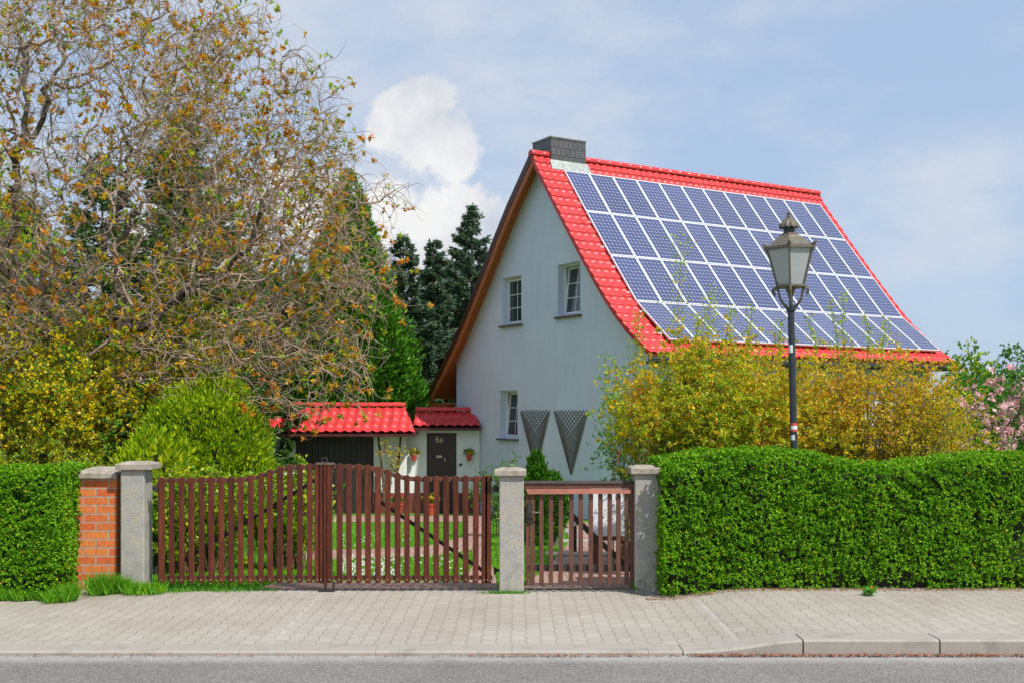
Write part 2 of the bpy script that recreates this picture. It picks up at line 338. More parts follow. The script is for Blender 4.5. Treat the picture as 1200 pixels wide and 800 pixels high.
class MB:                                     # collects simple solids into one mesh
    def __init__(s): s.v = []; s.f = []
    def add(s, vs, fs):
        k = len(s.v); s.v += [tuple(p) for p in vs]; s.f += [tuple(i+k for i in f) for f in fs]; return s
    def box(s, x0, x1, y0, y1, z0, z1):
        return s.add([(x0, y0, z0), (x1, y0, z0), (x1, y1, z0), (x0, y1, z0), (x0, y0, z1), (x1, y0, z1), (x1, y1, z1), (x0, y1, z1)],
                     [(3, 2, 1, 0), (4, 5, 6, 7), (0, 1, 5, 4), (1, 2, 6, 5), (2, 3, 7, 6), (3, 0, 4, 7)])
    def bar(s, a, b, w, h, up=(0, 0, 1)):     # square bar between two points
        a, b = Vector(a), Vector(b); d = (b-a).normalized(); u = Vector(up)
        if abs(d.dot(u)) > .98: u = Vector((0, 1, 0))
        x = d.cross(u).normalized(); y = x.cross(d)
        vs = [p+x*sx*w/2+y*sy*h/2 for p in (a, b) for sx, sy in ((-1, -1), (1, -1), (1, 1), (-1, 1))]
        return s.add(vs, [(0, 1, 2, 3)[::-1], (4, 5, 6, 7), (0, 1, 5, 4), (1, 2, 6, 5), (2, 3, 7, 6), (3, 0, 4, 7)])
    def tube(s, pts, rad, n=8, caps=True):
        pts = [Vector(p) for p in pts]; m = len(pts)
        rad = rad if isinstance(rad, (list, tuple)) else [rad]*m
        vs = []; ref = Vector((0.13, .31, .94))
        for i, p in enumerate(pts):
            d = (pts[min(i+1, m-1)]-pts[max(i-1, 0)]).normalized()
            if abs(d.dot(ref)) > .97: ref = Vector((1, .1, 0))
            x = d.cross(ref).normalized(); y = d.cross(x)
            vs += [p+(x*math.cos(2*math.pi*k/n)+y*math.sin(2*math.pi*k/n))*rad[i] for k in range(n)]
        fs = [(i*n+k, i*n+(k+1) % n, (i+1)*n+(k+1) % n, (i+1)*n+k) for i in range(m-1) for k in range(n)]
        if caps: fs += [tuple(range(n))[::-1], tuple((m-1)*n+k for k in range(n))]
        return s.add(vs, fs)
    def lathe(s, prof, n=16, c=(0, 0), a0=0):  # prof [(r,z)]
        vs = [(c[0]+r*math.cos(a0+2*math.pi*k/n), c[1]+r*math.sin(a0+2*math.pi*k/n), z) for r, z in prof for k in range(n)]
        m = len(prof)
        fs = [(i*n+k, i*n+(k+1) % n, (i+1)*n+(k+1) % n, (i+1)*n+k) for i in range(m-1) for k in range(n)]
        fs += [tuple(range(n))[::-1], tuple((m-1)*n+k for k in range(n))]
        return s.add(vs, fs)
    def build(s, name, mat, parent=None, bevel=0, smooth=False, seg=2):
        me = bpy.data.meshes.new(name); me.from_pydata(s.v, [], s.f); me.update()
        if smooth:
            for p in me.polygons: p.use_smooth = True
        o = link(name, me, mat, parent)
        if bevel:
            b = o.modifiers.new('bevel', 'BEVEL'); b.width = bevel; b.segments = seg; b.limit_method = 'ANGLE'; b.angle_limit = R(40)
        return o
def copy_tree(o, parent=None):
    c = o.copy(); COL.objects.link(c); c.parent = parent
    for ch in list(o.children): copy_tree(ch, c)
    return c

# ------------------------------------------------------------------ foliage helpers
rng = np.random.default_rng(11)
def unit(a): return a/np.maximum(np.linalg.norm(a, axis=-1, keepdims=True), 1e-9)
def rdir(n): return unit(rng.normal(size=(n, 3)))
def leaves(C, Dr, Nn, L, W, fold=.18):
    """one folded rhombic leaf per row: centre/base C, axis Dr, normal Nn"""
    n = len(C); Dr = unit(Dr); X = unit(np.cross(Dr, Nn)); N2 = np.cross(X, Dr)
    L = np.broadcast_to(np.asarray(L, float), (n,))[:, None]; W = np.broadcast_to(np.asarray(W, float), (n,))[:, None]
    v = np.stack([C, C+Dr*L*.45+X*W*.5+N2*W*fold, C+Dr*L, C+Dr*L*.45-X*W*.5+N2*W*fold], 1).reshape(-1, 3)
    q = np.arange(n*4).reshape(n, 4); return v, q
def join(parts):
    V = []; Q = []; k = 0
    for v, q in parts:
        V.append(v); Q.append(q+k); k += len(v)
    return np.concatenate(V), np.concatenate(Q)
def foliage(name, parts, mat, parent, loc=None):
    v, q = join(parts) if isinstance(parts, list) else parts
    return link(name, mesh_np(name, v, q), mat, parent, loc)
def rosettes(C, N, k, L, W, spread=.9):       # k leaves radiating round direction N at each centre
    n = len(C); Cc = np.repeat(C, k, 0); Nn = np.repeat(unit(N), k, 0)
    d = unit(Nn*.55+rdir(n*k)*spread)
    s = rng.uniform(.65, 1.2, n*k)
    return leaves(Cc+rdir(n*k)*L*.25, d, unit(Nn+rdir(n*k)*.6), L*s, W*s)
def vnoise(P, s, seed=0):                      # cheap smooth noise from sines
    r = np.random.default_rng(seed); o = 0
    for i in range(5):
        k = r.normal(size=3)*s*(1+i*.55); ph = r.uniform(0, 6.28); o = o+np.sin(P@k+ph)/(1+i*.5)
    return o/2.6
def edges_mesh(P, par, rad, sides=5, idx=None):
    """tapered prisms parent->child"""
    idx = np.array([i for i in range(len(P)) if par[i] >= 0]) if idx is None else idx
    a = P[par[idx]]; b = P[idx]; ra = rad[par[idx]]; rb = rad[idx]
    ra = np.minimum(ra, rb*1.6+.001)
    d = unit(b-a); ref = np.where(np.abs(d[:, 2:3]) > .9, np.array([[1., 0, 0]]), np.array([[0, 0, 1.]]))
    x = unit(np.cross(d, ref)); y = np.cross(d, x); b = b+d*rb[:, None]*.5
    an = np.arange(sides)*2*np.pi/sides
    ring = x[:, None]*np.cos(an)[None, :, None]+y[:, None]*np.sin(an)[None, :, None]
    v = np.concatenate([a[:, None]+ring*ra[:, None, None], b[:, None]+ring*rb[:, None, None]], 1)
    n = len(idx); base = (np.arange(n)*2*sides)[:, None]
    k = np.arange(sides); kn = (k+1) % sides
    q = np.stack([base+k, base+kn, base+sides+kn, base+sides+k], -1).reshape(-1, 4)
    return v.reshape(-1, 3), q
def colonise(trunk, attr, step, infl, kill, iters=120, wig=.25, grav=0.0):
    P = [np.array(p, float) for p in trunk]; par = [-1]+list(range(len(trunk)-1))
    A = np.array(attr); NP = np.array(P)
    dm = np.linalg.norm(A[:, None]-NP[None], axis=2); near = dm.argmin(1); nd_ = dm.min(1)
    for it in range(iters):
        act = nd_ < infl
        if not act.any():
            if len(A) == 0: break
            infl *= 1.3; continue
        ids = near[act]; vec = unit(A[act]-NP[ids]); acc = np.zeros_like(NP); np.add.at(acc, ids, vec)
        u = np.unique(ids); dd = unit(unit(acc[u])+rng.normal(size=(len(u), 3))*wig+np.array([0, 0, grav]))
        new = NP[u]+dd*step; k0 = len(NP)
        NP = np.concatenate([NP, new]); par += list(u)
        d2 = np.linalg.norm(A[:, None]-new[None], axis=2); j = d2.argmin(1); dn = d2.min(1)
        m = dn < nd_; near[m] = k0+j[m]; nd_ = np.minimum(nd_, dn)
        keep = nd_ > kill; A = A[keep]; near = near[keep]; nd_ = nd_[keep]
        if len(A) == 0: break
    return NP, np.array(par)
def radii(P, par, tip, expo=2.35):
    n = len(P); acc = np.zeros(n); kids = np.zeros(n, int)
    for i in range(n):
        if par[i] >= 0: kids[par[i]] += 1
    for i in range(n-1, -1, -1):
        if kids[i] == 0: acc[i] = tip**expo
        if par[i] >= 0: acc[par[i]] += acc[i]
    return acc**(1/expo), kids
def twigs(starts, dirs, nseg, seg, curl, droop, r0):
    """curly twigs grown from starts, vectorised; returns P, par, rad and tips"""
    n = len(starts); P = [starts]; d = unit(dirs); ax = rdir(n)
    allP = [starts]; par = [np.full(n, -1)]; rad = [np.full(n, r0)]; cur = starts
    for s in range(nseg):
        ax = unit(ax+rdir(n)*.45)
        d = unit(d+np.cross(ax, d)*curl+rdir(n)*curl*.4+np.array([0, 0, droop]))
        cur = cur+d*seg*rng.uniform(.7, 1.3, (n, 1)); allP.append(cur)
        par.append(np.arange(n)+s*n); rad.append(np.full(n, r0*(1-.7*(s+1)/nseg)))
    return np.concatenate(allP), np.concatenate(par), np.concatenate(rad), cur, d

# ================================================================== SETTING
def grid(name, xs, ys, zf, mat):
    X, Y = np.meshgrid(xs, ys); V = np.stack([X, Y, zf(X, Y)], -1).reshape(-1, 3)
    nx, ny = len(xs), len(ys); i = np.arange(nx-1)[None]+np.arange(ny-1)[:, None]*nx
    q = np.stack([i, i+1, i+1+nx, i+nx], -1).reshape(-1, 4)
    return link(name, mesh_np(name, V, q, smooth=True), mat)
xs = np.unique(np.r_[np.linspace(-400, -20, 8), np.linspace(-20, 20, 81), np.linspace(20, 400, 8)])
ys = np.unique(np.r_[-200, -60, -20, 6, 10.35, 10.5, np.linspace(10.8, 45, 70), 60, 120, 400, 900])
tag(grid('ground', xs, ys, lambda X, Y: np.where(Y < 10.4, -.2, gz(X, Y)-.012), 'ground'), kind='structure')
road = MB().box(-60, 60, -6, 8.07, -.16, -.03).build('road', 'asphalt'); tag(road, kind='structure')
def kerbh(x): return .085*sstep((np.asarray(x, float)-1.35)/.85)
tag(grid('pavement', np.linspace(-30, 30, 241), np.linspace(8.29, 10.85, 24), lambda X, Y: kerbh(X)+.002*np.sin(X*3.1)*np.sin(Y*2.7), 'pavers'), kind='structure')
# kerb: individual stones, dropped at the drive, rising to the right
k = MB()
cuts = list(np.arange(-30, 1.2, 1.0))+[1.25, 2.13, 3.13]+list(np.arange(4.13, 30, 1.0))
for a, b in zip(cuts[:-1], cuts[1:]):
    za, zb = float(kerbh(a))+.003, float(kerbh(b))+.003
    if abs(a-1.25) < .01: za = .003
    g = .006 if a > 1 else .0012; y0, y1 = 8.05, 8.295
    if b <= 1.25: y0 = 8.06
    yy = -.0*a
    ns = 6
    for i in range(ns):
        t0, t1 = i/ns, (i+1)/ns; xa, xb = a+g+(b-a-2*g)*t0, a+g+(b-a-2*g)*t1
        h0, h1 = float(kerbh(xa))+.004, float(kerbh(xb))+.004
        k.add([(xa, y0, -.1), (xb, y0, -.1), (xb, y0, h1-.015), (xa, y0, h0-.015), (xb, y0+.02, h1), (xa, y0+.02, h0), (xb, y1, h1), (xa, y1, h0)],
              [(0, 1, 2, 3), (3, 2, 4, 5), (5, 4, 6, 7)] + ([(0, 3, 5, 7)] if i == 0 else []) + ([(1, 6, 4, 2)] if i == ns-1 else []))
tag(k.build('kerb', 'slab'), kind='structure')
# bed under the kerb joints (reddish litter lies along it)
def scatter_litter(name, xs_, ys_, zs_, size, mat, label, cat):
    C = np.stack([xs_, ys_, zs_], 1); n = len(C); d = rdir(n); d[:, 2] *= .25
    return tag(foliage(name, leaves(C, d, rdir(n)*.4+np.array([0, 0, 1.]), size*rng.uniform(.5, 1.4, n), size*.6), mat, None), label, cat, kind='stuff')
n = 2600
lx = np.r_[rng.uniform(1.3, 6, n), rng.normal(.3, .45, 260), rng.uniform(-5, 1.3, 500)]
scatter_litter('leaf_litter', lx, 8.035-np.abs(rng.normal(0, .018, len(lx))), np.full(len(lx), -.022)+rng.uniform(0, .012, len(lx)), .02, 'litter', 'reddish brown bud scales gathered along the foot of the kerb', 'leaf litter')
n = 1500; lx = rng.uniform(1.25, 6, n)
scatter_litter('leaf_litter', lx, 10.27-np.abs(rng.normal(0, .035, n)), kerbh(lx)+.012, .02, 'litter', 'reddish bud scales lying at the foot of the long right hedge', 'leaf litter')

n = 420; lx = rng.uniform(-5.2, 5.6, n); ly = 10.5-np.abs(rng.normal(0, .75, n)); ly = np.clip(ly, 8.35, 10.6)
scatter_litter('leaf_litter', lx, ly, kerbh(lx)+.010, .016, 'litter', 'tiny dry leaves and bud scales scattered over the pavement', 'leaf litter')
# drive and garden paths, laid on the lawn
def sheet(name, outline, dz, mat, res=.5):
    # outline polygon (x,y) triangulated with a fine grid clipped roughly: fan over strips
    pts = [Vector((x, y, 0)) for x, y in outline]
    from mathutils.geometry import tessellate_polygon
    import bmesh
    bm = bmesh.new(); vs = [bm.verts.new(p) for p in pts]
    bm.faces.new(vs)
    for a in np.arange(10.8, 36, .5):
        bmesh.ops.bisect_plane(bm, geom=bm.verts[:]+bm.edges[:]+bm.faces[:], plane_co=(0, a, 0), plane_no=(0, 1, 0))
    bmesh.ops.triangulate(bm, faces=bm.faces[:])
    for v in bm.verts: v.co.z = float(gz(v.co.x, v.co.y))+dz
    me = bpy.data.meshes.new(name); bm.to_mesh(me); bm.free(); return link(name, me, mat)
def uvx(u, v):   # ground point under a photograph pixel, on the garden slope
    D = 12.0
    for _ in range(60):
        z = float(gz((u-600)/F*D, D)); D = .5*D+.5*(CAMZ-z)*F/(v-HY)
    return ((u-600)/F*D, D)
SHEETS = []
def path_sheet(name, pts, dz, first=None):
    pl = [uvx(u, v) for u, v in pts]
    for k_ in (first or []): pl[k_] = (pl[k_][0], 10.84)
    SHEETS.append(pl); return tag(sheet(name, pl, dz, 'redpavers'), kind='structure')
path_sheet('driveway', [(300, 689), (583, 689), (582, 681), (330, 681.5)], .006, [0, 1])
path_sheet('path', [(545, 681), (582, 681), (574, 655), (567, 630), (569, 611), (549, 611), (546, 628), (553, 645), (555, 660)], .007)
path_sheet('path', [(546, 628), (500, 640), (440, 643), (392, 644), (340, 648), (345, 657), (400, 656), (450, 654), (505, 652), (553, 645)], .006)
path_sheet('path', [(345, 604), (569, 604), (569, 611), (345, 612)], .006)
pth = [uvx(u, v) for u, v in [(612, 689), (748, 689), (746, 660), (738, 640), (730, 622), (700, 612), (660, 612), (664, 622), (668, 634), (650, 655), (625, 678)]]
pth[0] = (pth[0][0], 10.84); pth[1] = (pth[1][0], 10.84)
SHEETS.append(pth); tag(sheet('path', pth, .006, 'redpavers'), kind='structure')
stp = MB()
for v_, a, b in ((652, 640, 742), (636, 655, 742), (624, 662, 738)):
    x0, D0 = uvx(a, v_); x1, _ = uvx(b, v_); stp.box(x0, x1, D0, D0+.3, gz(0, D0)-.1, gz(0, D0)+.035)
tag(stp.build('path_edging', 'slab', bevel=.01), kind='structure')

# ================================================================== FENCE LINE
DF = 10.7
def post(u0, u1, vtop, vcapt, cu0, cu1, D, label, dep=.25, base=-.02):
    x0, x1 = XU(u0, D), XU(u1, D); xc = (x0+x1)/2
    zt = ZV(vtop, D); zc = ZV(vcapt, D)
    t = thing('gate_pillar', (xc, D+dep/2, 0), label, 'pillar', 'rough concrete pillars either side of the gates')
    w = (x1-x0)/2
    sh = MB().box(-w, w, -dep/2, dep/2, base, zt).build('shaft', 'concrete', t, bevel=.012)
    c0, c1 = XU(cu0, D)-xc, XU(cu1, D)-xc
    d0 = -dep/2-.035; d1 = dep/2+.035; hm = zt+(zc-zt)*.72
    MB().add([(c0, d0, zt), (c1, d0, zt), (c1, d1, zt), (c0, d1, zt), (c0, d0, hm), (c1, d0, hm), (c1, d1, hm), (c0, d1, hm),
              (c0+.07, d0+.1, zc), (c1-.07, d0+.1, zc), (c1-.07, d1-.1, zc), (c0+.07, d1-.1, zc)],
             [(3, 2, 1, 0), (0, 1, 5, 4), (1, 2, 6, 5), (2, 3, 7, 6), (3, 0, 4, 7), (4, 5, 9, 8), (5, 6, 10, 9), (6, 7, 11, 10), (7, 4, 8, 11), (8, 9, 10, 11)]).build('cap', 'cap_concrete', t, bevel=.006)
    return t
p1 = post(141, 169, 550, 540.5, 136, 178, 10.68, 'concrete gate pillar left of the wide double gate, next to the brick pillar')
p2 = post(585, 614, 557, 548, 579, 617, 10.62, 'concrete gate pillar between the double gate and the small gate')
p3 = post(744, 775, 555, 545, 739, 774, 10.58, 'concrete gate pillar against the long hedge, half in shadow')
# brick pillar
D = 10.78; x0, x1 = XU(88, D), XU(137, D); zt = ZV(560, D); xc = (x0+x1)/2
t = thing('brick_pillar', (xc, D+.18, 0), 'orange brick pillar with flat concrete cap between the left hedge and a concrete pillar', 'pillar')
MB().box(-(x1-x0)/2+.01, (x1-x0)/2-.0, -.18, .18, -.02, zt).build('brick_shaft', 'brick', t, bevel=.004)
c0, c1 = XU(86, D)-xc, XU(138.5, D)-xc; zc = ZV(548.5, D)
MB().add([(c0, -.23, zt), (c1, -.23, zt), (c1, .23, zt), (c0, .23, zt), (c0, -.23, zt+.055), (c1, -.23, zt+.055), (c1, .23, zt+.055), (c0, .23, zt+.055), (c0+.14, -.02, zc+.01), (c1-.1, -.02, zc+.01), (c1-.1, .06, zc+.01), (c0+.14, .06, zc+.01)],
         [(3, 2, 1, 0), (0, 1, 5, 4), (1, 2, 6, 5), (2, 3, 7, 6), (3, 0, 4, 7), (4, 5, 9, 8), (5, 6, 10, 9), (6, 7, 11, 10), (7, 4, 8, 11), (8, 9, 10, 11)]).build('cap', 'cap_concrete', t, bevel=.006)

# gates
def interp(x, pts): return float(np.interp(x, [p[0] for p in pts], [p[1] for p in pts]))
topc = [(180, 559), (282, 558.5), (300, 555.5), (315, 550.5), (328, 546), (342, 543.5), (380, 542.5), (425, 543.5), (440, 545.5), (452, 549), (464, 553.5), (476, 556.5), (492, 557.5), (580, 557)]
def slat(x, w, y0, th, z0, z1, parent, mat, name='slat'):
    # rounded-top slat
    n = 6; vs = []; prof = [(-w/2, z0+.012), (-w/2+.01, z0), (w/2-.01, z0), (w/2, z0+.012)]
    prof += [(w/2*math.cos(a), z1-w/2*.55+w/2*.55*math.sin(a)) for a in np.linspace(0, math.pi, n+1)]
    m = len(prof)
    vs = [(x+a, y0, b) for a, b in prof]+[(x+a, y0+th, b) for a, b in prof]
    fs = [tuple(range(m)), tuple(range(2*m-1, m-1, -1))]+[(i, m+i, m+(i+1) % m, (i+1) % m) for i in range(m)]
    o = MB().add(vs, fs).build(name, mat, parent, bevel=.003, seg=1); o.rotation_euler = (0, R(rng.normal(0, .12)), 0); return o
def gate_leaf(us, u0, u1, label, stile_u, brace):
    D = DF; xc = XU((u0+u1)/2, D)
    t = thing('wooden_gate', (xc, D, 0), label, 'gate', 'red-brown slatted leaves of the double gate')
    for u in us:
        du = rng.uniform(-.35, .35); w = rng.uniform(.052, .060)
        o = slat(XU(u+du, D)-xc, w, -.012, .022, ZV(682.3, D)+rng.uniform(-.006, .006), ZV(interp(u, topc), D)+.005, t, 'darkwood')
    # curved top rail and straight bottom rail behind the slats
    m = MB(); uu = np.linspace(u0+1, u1-1, 40)
    for a, b in zip(uu[:-1], uu[1:]):
        pa, pb = (XU(a, D)-xc, ZV(interp(a, topc)+1.3, D)), (XU(b, D)-xc, ZV(interp(b, topc)+1.3, D))
        h = .042
        m.add([(pa[0], .013, pa[1]-h), (pb[0], .013, pb[1]-h), (pb[0], .013, pb[1]), (pa[0], .013, pa[1]), (pa[0], .05, pa[1]-h), (pb[0], .05, pb[1]-h), (pb[0], .05, pb[1]), (pa[0], .05, pa[1])],
              [(0, 1, 2, 3), (7, 6, 5, 4), (3, 2, 6, 7), (4, 5, 1, 0)])
    m.build('top_rail', 'oldwood', t)
    MB().box(XU(u0+1, D)-xc, XU(u1-1, D)-xc, .013, .05, ZV(679, D), ZV(674.5, D)).build('bottom_rail', 'oldwood', t)
    for s in stile_u:
        MB().box(XU(s-1.6, D)-xc, XU(s+1.6, D)-xc, .014, .06, ZV(683, D), ZV(interp(s, topc)+.5, D)).build('stile', 'oldwood', t, bevel=.003)
    (a, b), (c, d) = brace
    MB().bar((XU(a, D)-xc, .062, ZV(b, D)), (XU(c, D)-xc, .062, ZV(d, D)), .02, .035).build('brace', 'brace', t)
    for u in us: MB().tube([(XU(u, D)-xc, -.0135, ZV(678.5, D)), (XU(u, D)-xc, -.020, ZV(678.5, D))], .006, 6).build('bolt', 'brass', t)
    return t
L = gate_leaf([180+c/4.705 for c in (47, 101, 155, 208, 263, 318, 373, 429, 482, 536, 591, 643, 696, 750, 806, 860)]+[372.2, 376.3], 185, 379.5, 'left leaf of the red-brown slatted double gate, with shrubs showing behind it', (186, 378), ((195, 668), (372, 560)))
Rr = gate_leaf([360+c/4.704 for c in (125, 178, 232, 285, 335, 390, 444, 498, 550, 605, 657, 710, 765, 820, 875, 928)]+[567.5, 571.5], 383, 578, 'right leaf of the red-brown slatted double gate, with the lawn showing behind it', (384.5, 574), ((440, 585), (570, 672)))
xc = Rr.location.x
MB().box(XU(379.8, DF)-xc, XU(382.4, DF)-xc, -.03, .03, ZV(687, DF), ZV(542, DF)).build('meeting_post', 'darkwood', Rr, bevel=.004)
m = MB(); cx = XU(380.5, DF)-xc
m.tube([(cx+.028*math.cos(a), -.01, ZV(538.5, DF)+.022*math.sin(a)) for a in np.linspace(-1.2, 4.4, 14)], .005, 6); m.build('ring_latch', 'brace', Rr)
MB().box(XU(370, DF)-xc, XU(392, DF)-xc, -.02, .03, ZV(544, DF), ZV(541.5, DF)).build('latch_bar', 'castiron', Rr)
MB().tube([(cx+.01, .0, .0), (cx+.01, .0, .13)], .014, 8).box(cx-.06, cx+.08, -.03, .03, -.01, .012).build('drop_bolt', 'brace', Rr)
for uu_ in (398,):
    MB().tube([(XU(uu_-7, DF)-xc, .0, -.01), (XU(uu_-7, DF)-xc, .0, .1)], .012, 8).build('ground_stop', 'brace', Rr)
for lf, uu_, sg in ((L, 183, -1), (Rr, 580, 1)):
    for vv in (572, 668):
        MB().bar((XU(uu_, DF)-lf.location.x, .02, ZV(vv, DF)), (XU(uu_+sg*5, DF)-lf.location.x, .02, ZV(vv, DF)), .02, .03).tube([(XU(uu_, DF)-lf.location.x, .0, ZV(vv+4, DF)), (XU(uu_, DF)-lf.location.x, .0, ZV(vv-4, DF))], .013, 8).build('hinge', 'brace', lf)

# wicket gate
D = 10.66; xc = XU(679, D)
t = thing('garden_gate', (xc, D, 0), 'small brown garden gate with a broad weathered top board between two concrete pillars', 'gate')
W = [618, 623.6, 634.6, 645.6, 656.9, 669.2, 680.4, 692, 703.8, 714.5, 724.7, 734.3]
for i, u in enumerate(W):
    w = .052 if i == 1 else .044
    slat(XU(u, D)-xc, w if i != 0 else .03, -.012, .024, ZV(684.5, D), ZV(577.5, D), t, 'oldwood')
MB().box(XU(614.5, D)-xc, XU(743, D)-xc, -.02, .03, ZV(571.8, D), ZV(565.5, D)).build('top_rail', 'oldwood', t, bevel=.004)
MB().add([(XU(614.5, D)-xc, -.035, ZV(565.5, D)), (XU(743, D)-xc, -.035, ZV(565.5, D)), (XU(743, D)-xc, .05, ZV(565.5, D)), (XU(614.5, D)-xc, .05, ZV(565.5, D)),
          (XU(614.5, D)-xc, -.03, ZV(564.2, D)), (XU(743, D)-xc, -.03, ZV(564.2, D)), (XU(743, D)-xc, .045, ZV(563, D)), (XU(614.5, D)-xc, .045, ZV(563, D))],
         [(3, 2, 1, 0), (4, 5, 6, 7), (0, 1, 5, 4), (1, 2, 6, 5), (2, 3, 7, 6), (3, 0, 4, 7)]).build('cover_board', 'brace', t)
MB().add([(XU(616, D)-xc, -.022, ZV(572, D)), (XU(618.5, D)-xc, -.045, ZV(578, D)), (XU(738, D)-xc, -.045, ZV(577.5, D)), (XU(741, D)-xc, -.022, ZV(572, D)),
          (XU(616, D)-xc, -.013, ZV(572, D)), (XU(618.5, D)-xc, -.02, ZV(578, D)), (XU(738, D)-xc, -.02, ZV(577.5, D)), (XU(741, D)-xc, -.013, ZV(572, D))],
         [(0, 1, 2, 3), (7, 6, 5, 4), (1, 5, 6, 2), (0, 4, 5, 1), (3, 2, 6, 7), (0, 3, 7, 4)]).build('weather_board', 'wboard', t)
MB().box(XU(616, D)-xc, XU(741, D)-xc, .014, .05, ZV(669, D), ZV(661.5, D)).build('bottom_rail', 'brace', t)
MB().box(XU(738.5, D)-xc, XU(743, D)-xc, -.01, .05, ZV(687, D), ZV(568, D)).build('stile', 'oldwood', t)
MB().bar((XU(666, D)-xc, .055, ZV(600, D)), (XU(735, D)-xc, .055, ZV(664, D)), .022, .055).build('brace', 'brace', t)
lk = MB().box(XU(618, D)-xc, XU(624, D)-xc, -.03, -.013, ZV(612, D), ZV(588, D)).build('lock', 'brace', t, bevel=.003)
hz = ZV(599, D); hx = XU(622.5, D)-xc
MB().tube([(hx, -.03, hz), (hx, -.065, hz), (hx+.03, -.07, hz), (hx+.09, -.068, hz-.003)], [.008, .009, .008, .006], 8).build('handle', 'castiron', lk, smooth=True)
# timber threshold strips under both gates
for a, b, dd in ((186, 583, 10.86), (616, 742, 10.86)):
    pass

# ================================================================== HEDGES
def hedge(x0, x1, y0, y1, topf, label, ncl, seed, z0f=lambda x: 0.02, gapk=0):
    t = thing('hedge', ((x0+x1)/2, (y0+y1)/2, 0), label, 'hedge', 'clipped green hedges along the pavement')
    ox, oy = t.location.x, t.location.y
    # core
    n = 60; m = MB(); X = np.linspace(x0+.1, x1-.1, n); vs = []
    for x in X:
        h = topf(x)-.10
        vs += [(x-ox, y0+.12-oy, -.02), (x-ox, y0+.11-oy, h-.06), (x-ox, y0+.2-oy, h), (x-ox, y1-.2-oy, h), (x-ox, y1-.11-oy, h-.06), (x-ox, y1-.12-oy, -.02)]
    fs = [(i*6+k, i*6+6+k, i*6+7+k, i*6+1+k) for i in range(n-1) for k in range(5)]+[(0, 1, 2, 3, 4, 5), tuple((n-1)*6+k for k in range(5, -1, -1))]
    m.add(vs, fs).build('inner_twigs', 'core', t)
    Ls = x1-x0; Wd = y1-y0; H = 1.3
    areas = np.array([Ls*H, Ls*Wd, Wd*H, Wd*H, Ls*H*.35]); N = (ncl*areas/areas.sum()).astype(int)
    C = []; Nn = []
    for s, k_ in enumerate(N):
        a = rng.uniform(size=k_); b = rng.uniform(size=k_)
        x = x0+a*Ls; y = y0+b*Wd
        tp = np.array([topf(v) for v in x])
        if s == 0 or s == 4:
            z = z0f(0)+b*(tp-.0); yy = np.full(k_, y0 if s == 0 else y1); nn = np.tile([[0, -1 if s == 0 else 1, .25]], (k_, 1))
            # rounded shoulders at the top and corners
            sh = np.clip((z-(tp-.12))/.12, 0, 1); yy = yy+(1 if s == 0 else -1)*.07*sh**2
            C.append(np.stack([x, yy, z], 1))
        elif s == 1:
            e = np.minimum(y-y0, y1-y); C.append(np.stack([x, y, tp-.07*np.clip(1-e/.12, 0, 1)**2], 1)); nn = np.tile([[0, -.15, 1.]], (k_, 1))
        else:
            xe = x0 if s == 2 else x1; tpe = topf(xe); C.append(np.stack([np.full(k_, xe), y, z0f(0)+a*tpe], 1)); nn = np.tile([[-1. if s == 2 else 1., -.1, .25]], (k_, 1))
        Nn.append(nn)
    C = np.concatenate(C); Nn = unit(np.concatenate(Nn))
    bmp = vnoise(C, 9, seed)*.030+vnoise(C, 26, seed+1)*.026
    dep = rng.exponential(.022, len(C)); gap = vnoise(C, 5.0, seed+4)
    dep = dep+np.where((gap > .50+gapk*.3), .08, 0)
    C = C+Nn*(bmp-dep+.01)[:, None]
    C[:, 2] = np.maximum(C[:, 2], .01)
    deep = vnoise(C, 3.2, seed+7)+.5*vnoise(C, 14, seed+9)
    keep = ~((deep > .78+gapk) & (rng.uniform(size=len(C)) < .85))
    keep &= ~((C[:, 2] < .20+.12*vnoise(C*[1, 0, 0], 4, seed+11)) & (rng.uniform(size=len(C)) < .55))
    C, Nn = C[keep]-[ox, oy, 0], Nn[keep]
    foliage('foliage', rosettes(C, Nn+np.array([0, -.1, .55]), 7, .026, .0155, .95), 'box', t)
    nb = len(C)//45; sel = rng.choice(len(C), nb, False)
    foliage('dry_leaves', rosettes(C[sel]+Nn[sel]*.012, Nn[sel], 2, .026, .014), 'olivered', t)
    return t
rt = [(775, 537), (800, 531), (850, 527), (900, 526), (935, 530), (960, 537), (1000, 543), (1040, 543.5), (1070, 540), (1110, 534), (1150, 532), (1200, 532), (1400, 531)]
def topR(x):
    u = 600+x*F/11.0; return ZV(interp(u, rt), 11.0)
hR = hedge(1.41, 7.2, 10.32, 11.25, topR, 'long clipped green hedge with a wavy top, right of the small gate', 44000, 3)
hL = hedge(-7.6, XU(94, 10.85), 10.2, 10.95, lambda x: ZV(547, 10.8)+.008*math.sin(x*4), 'clipped green hedge with a flat top, left of the brick pillar', 30000, 5, gapk=.8)

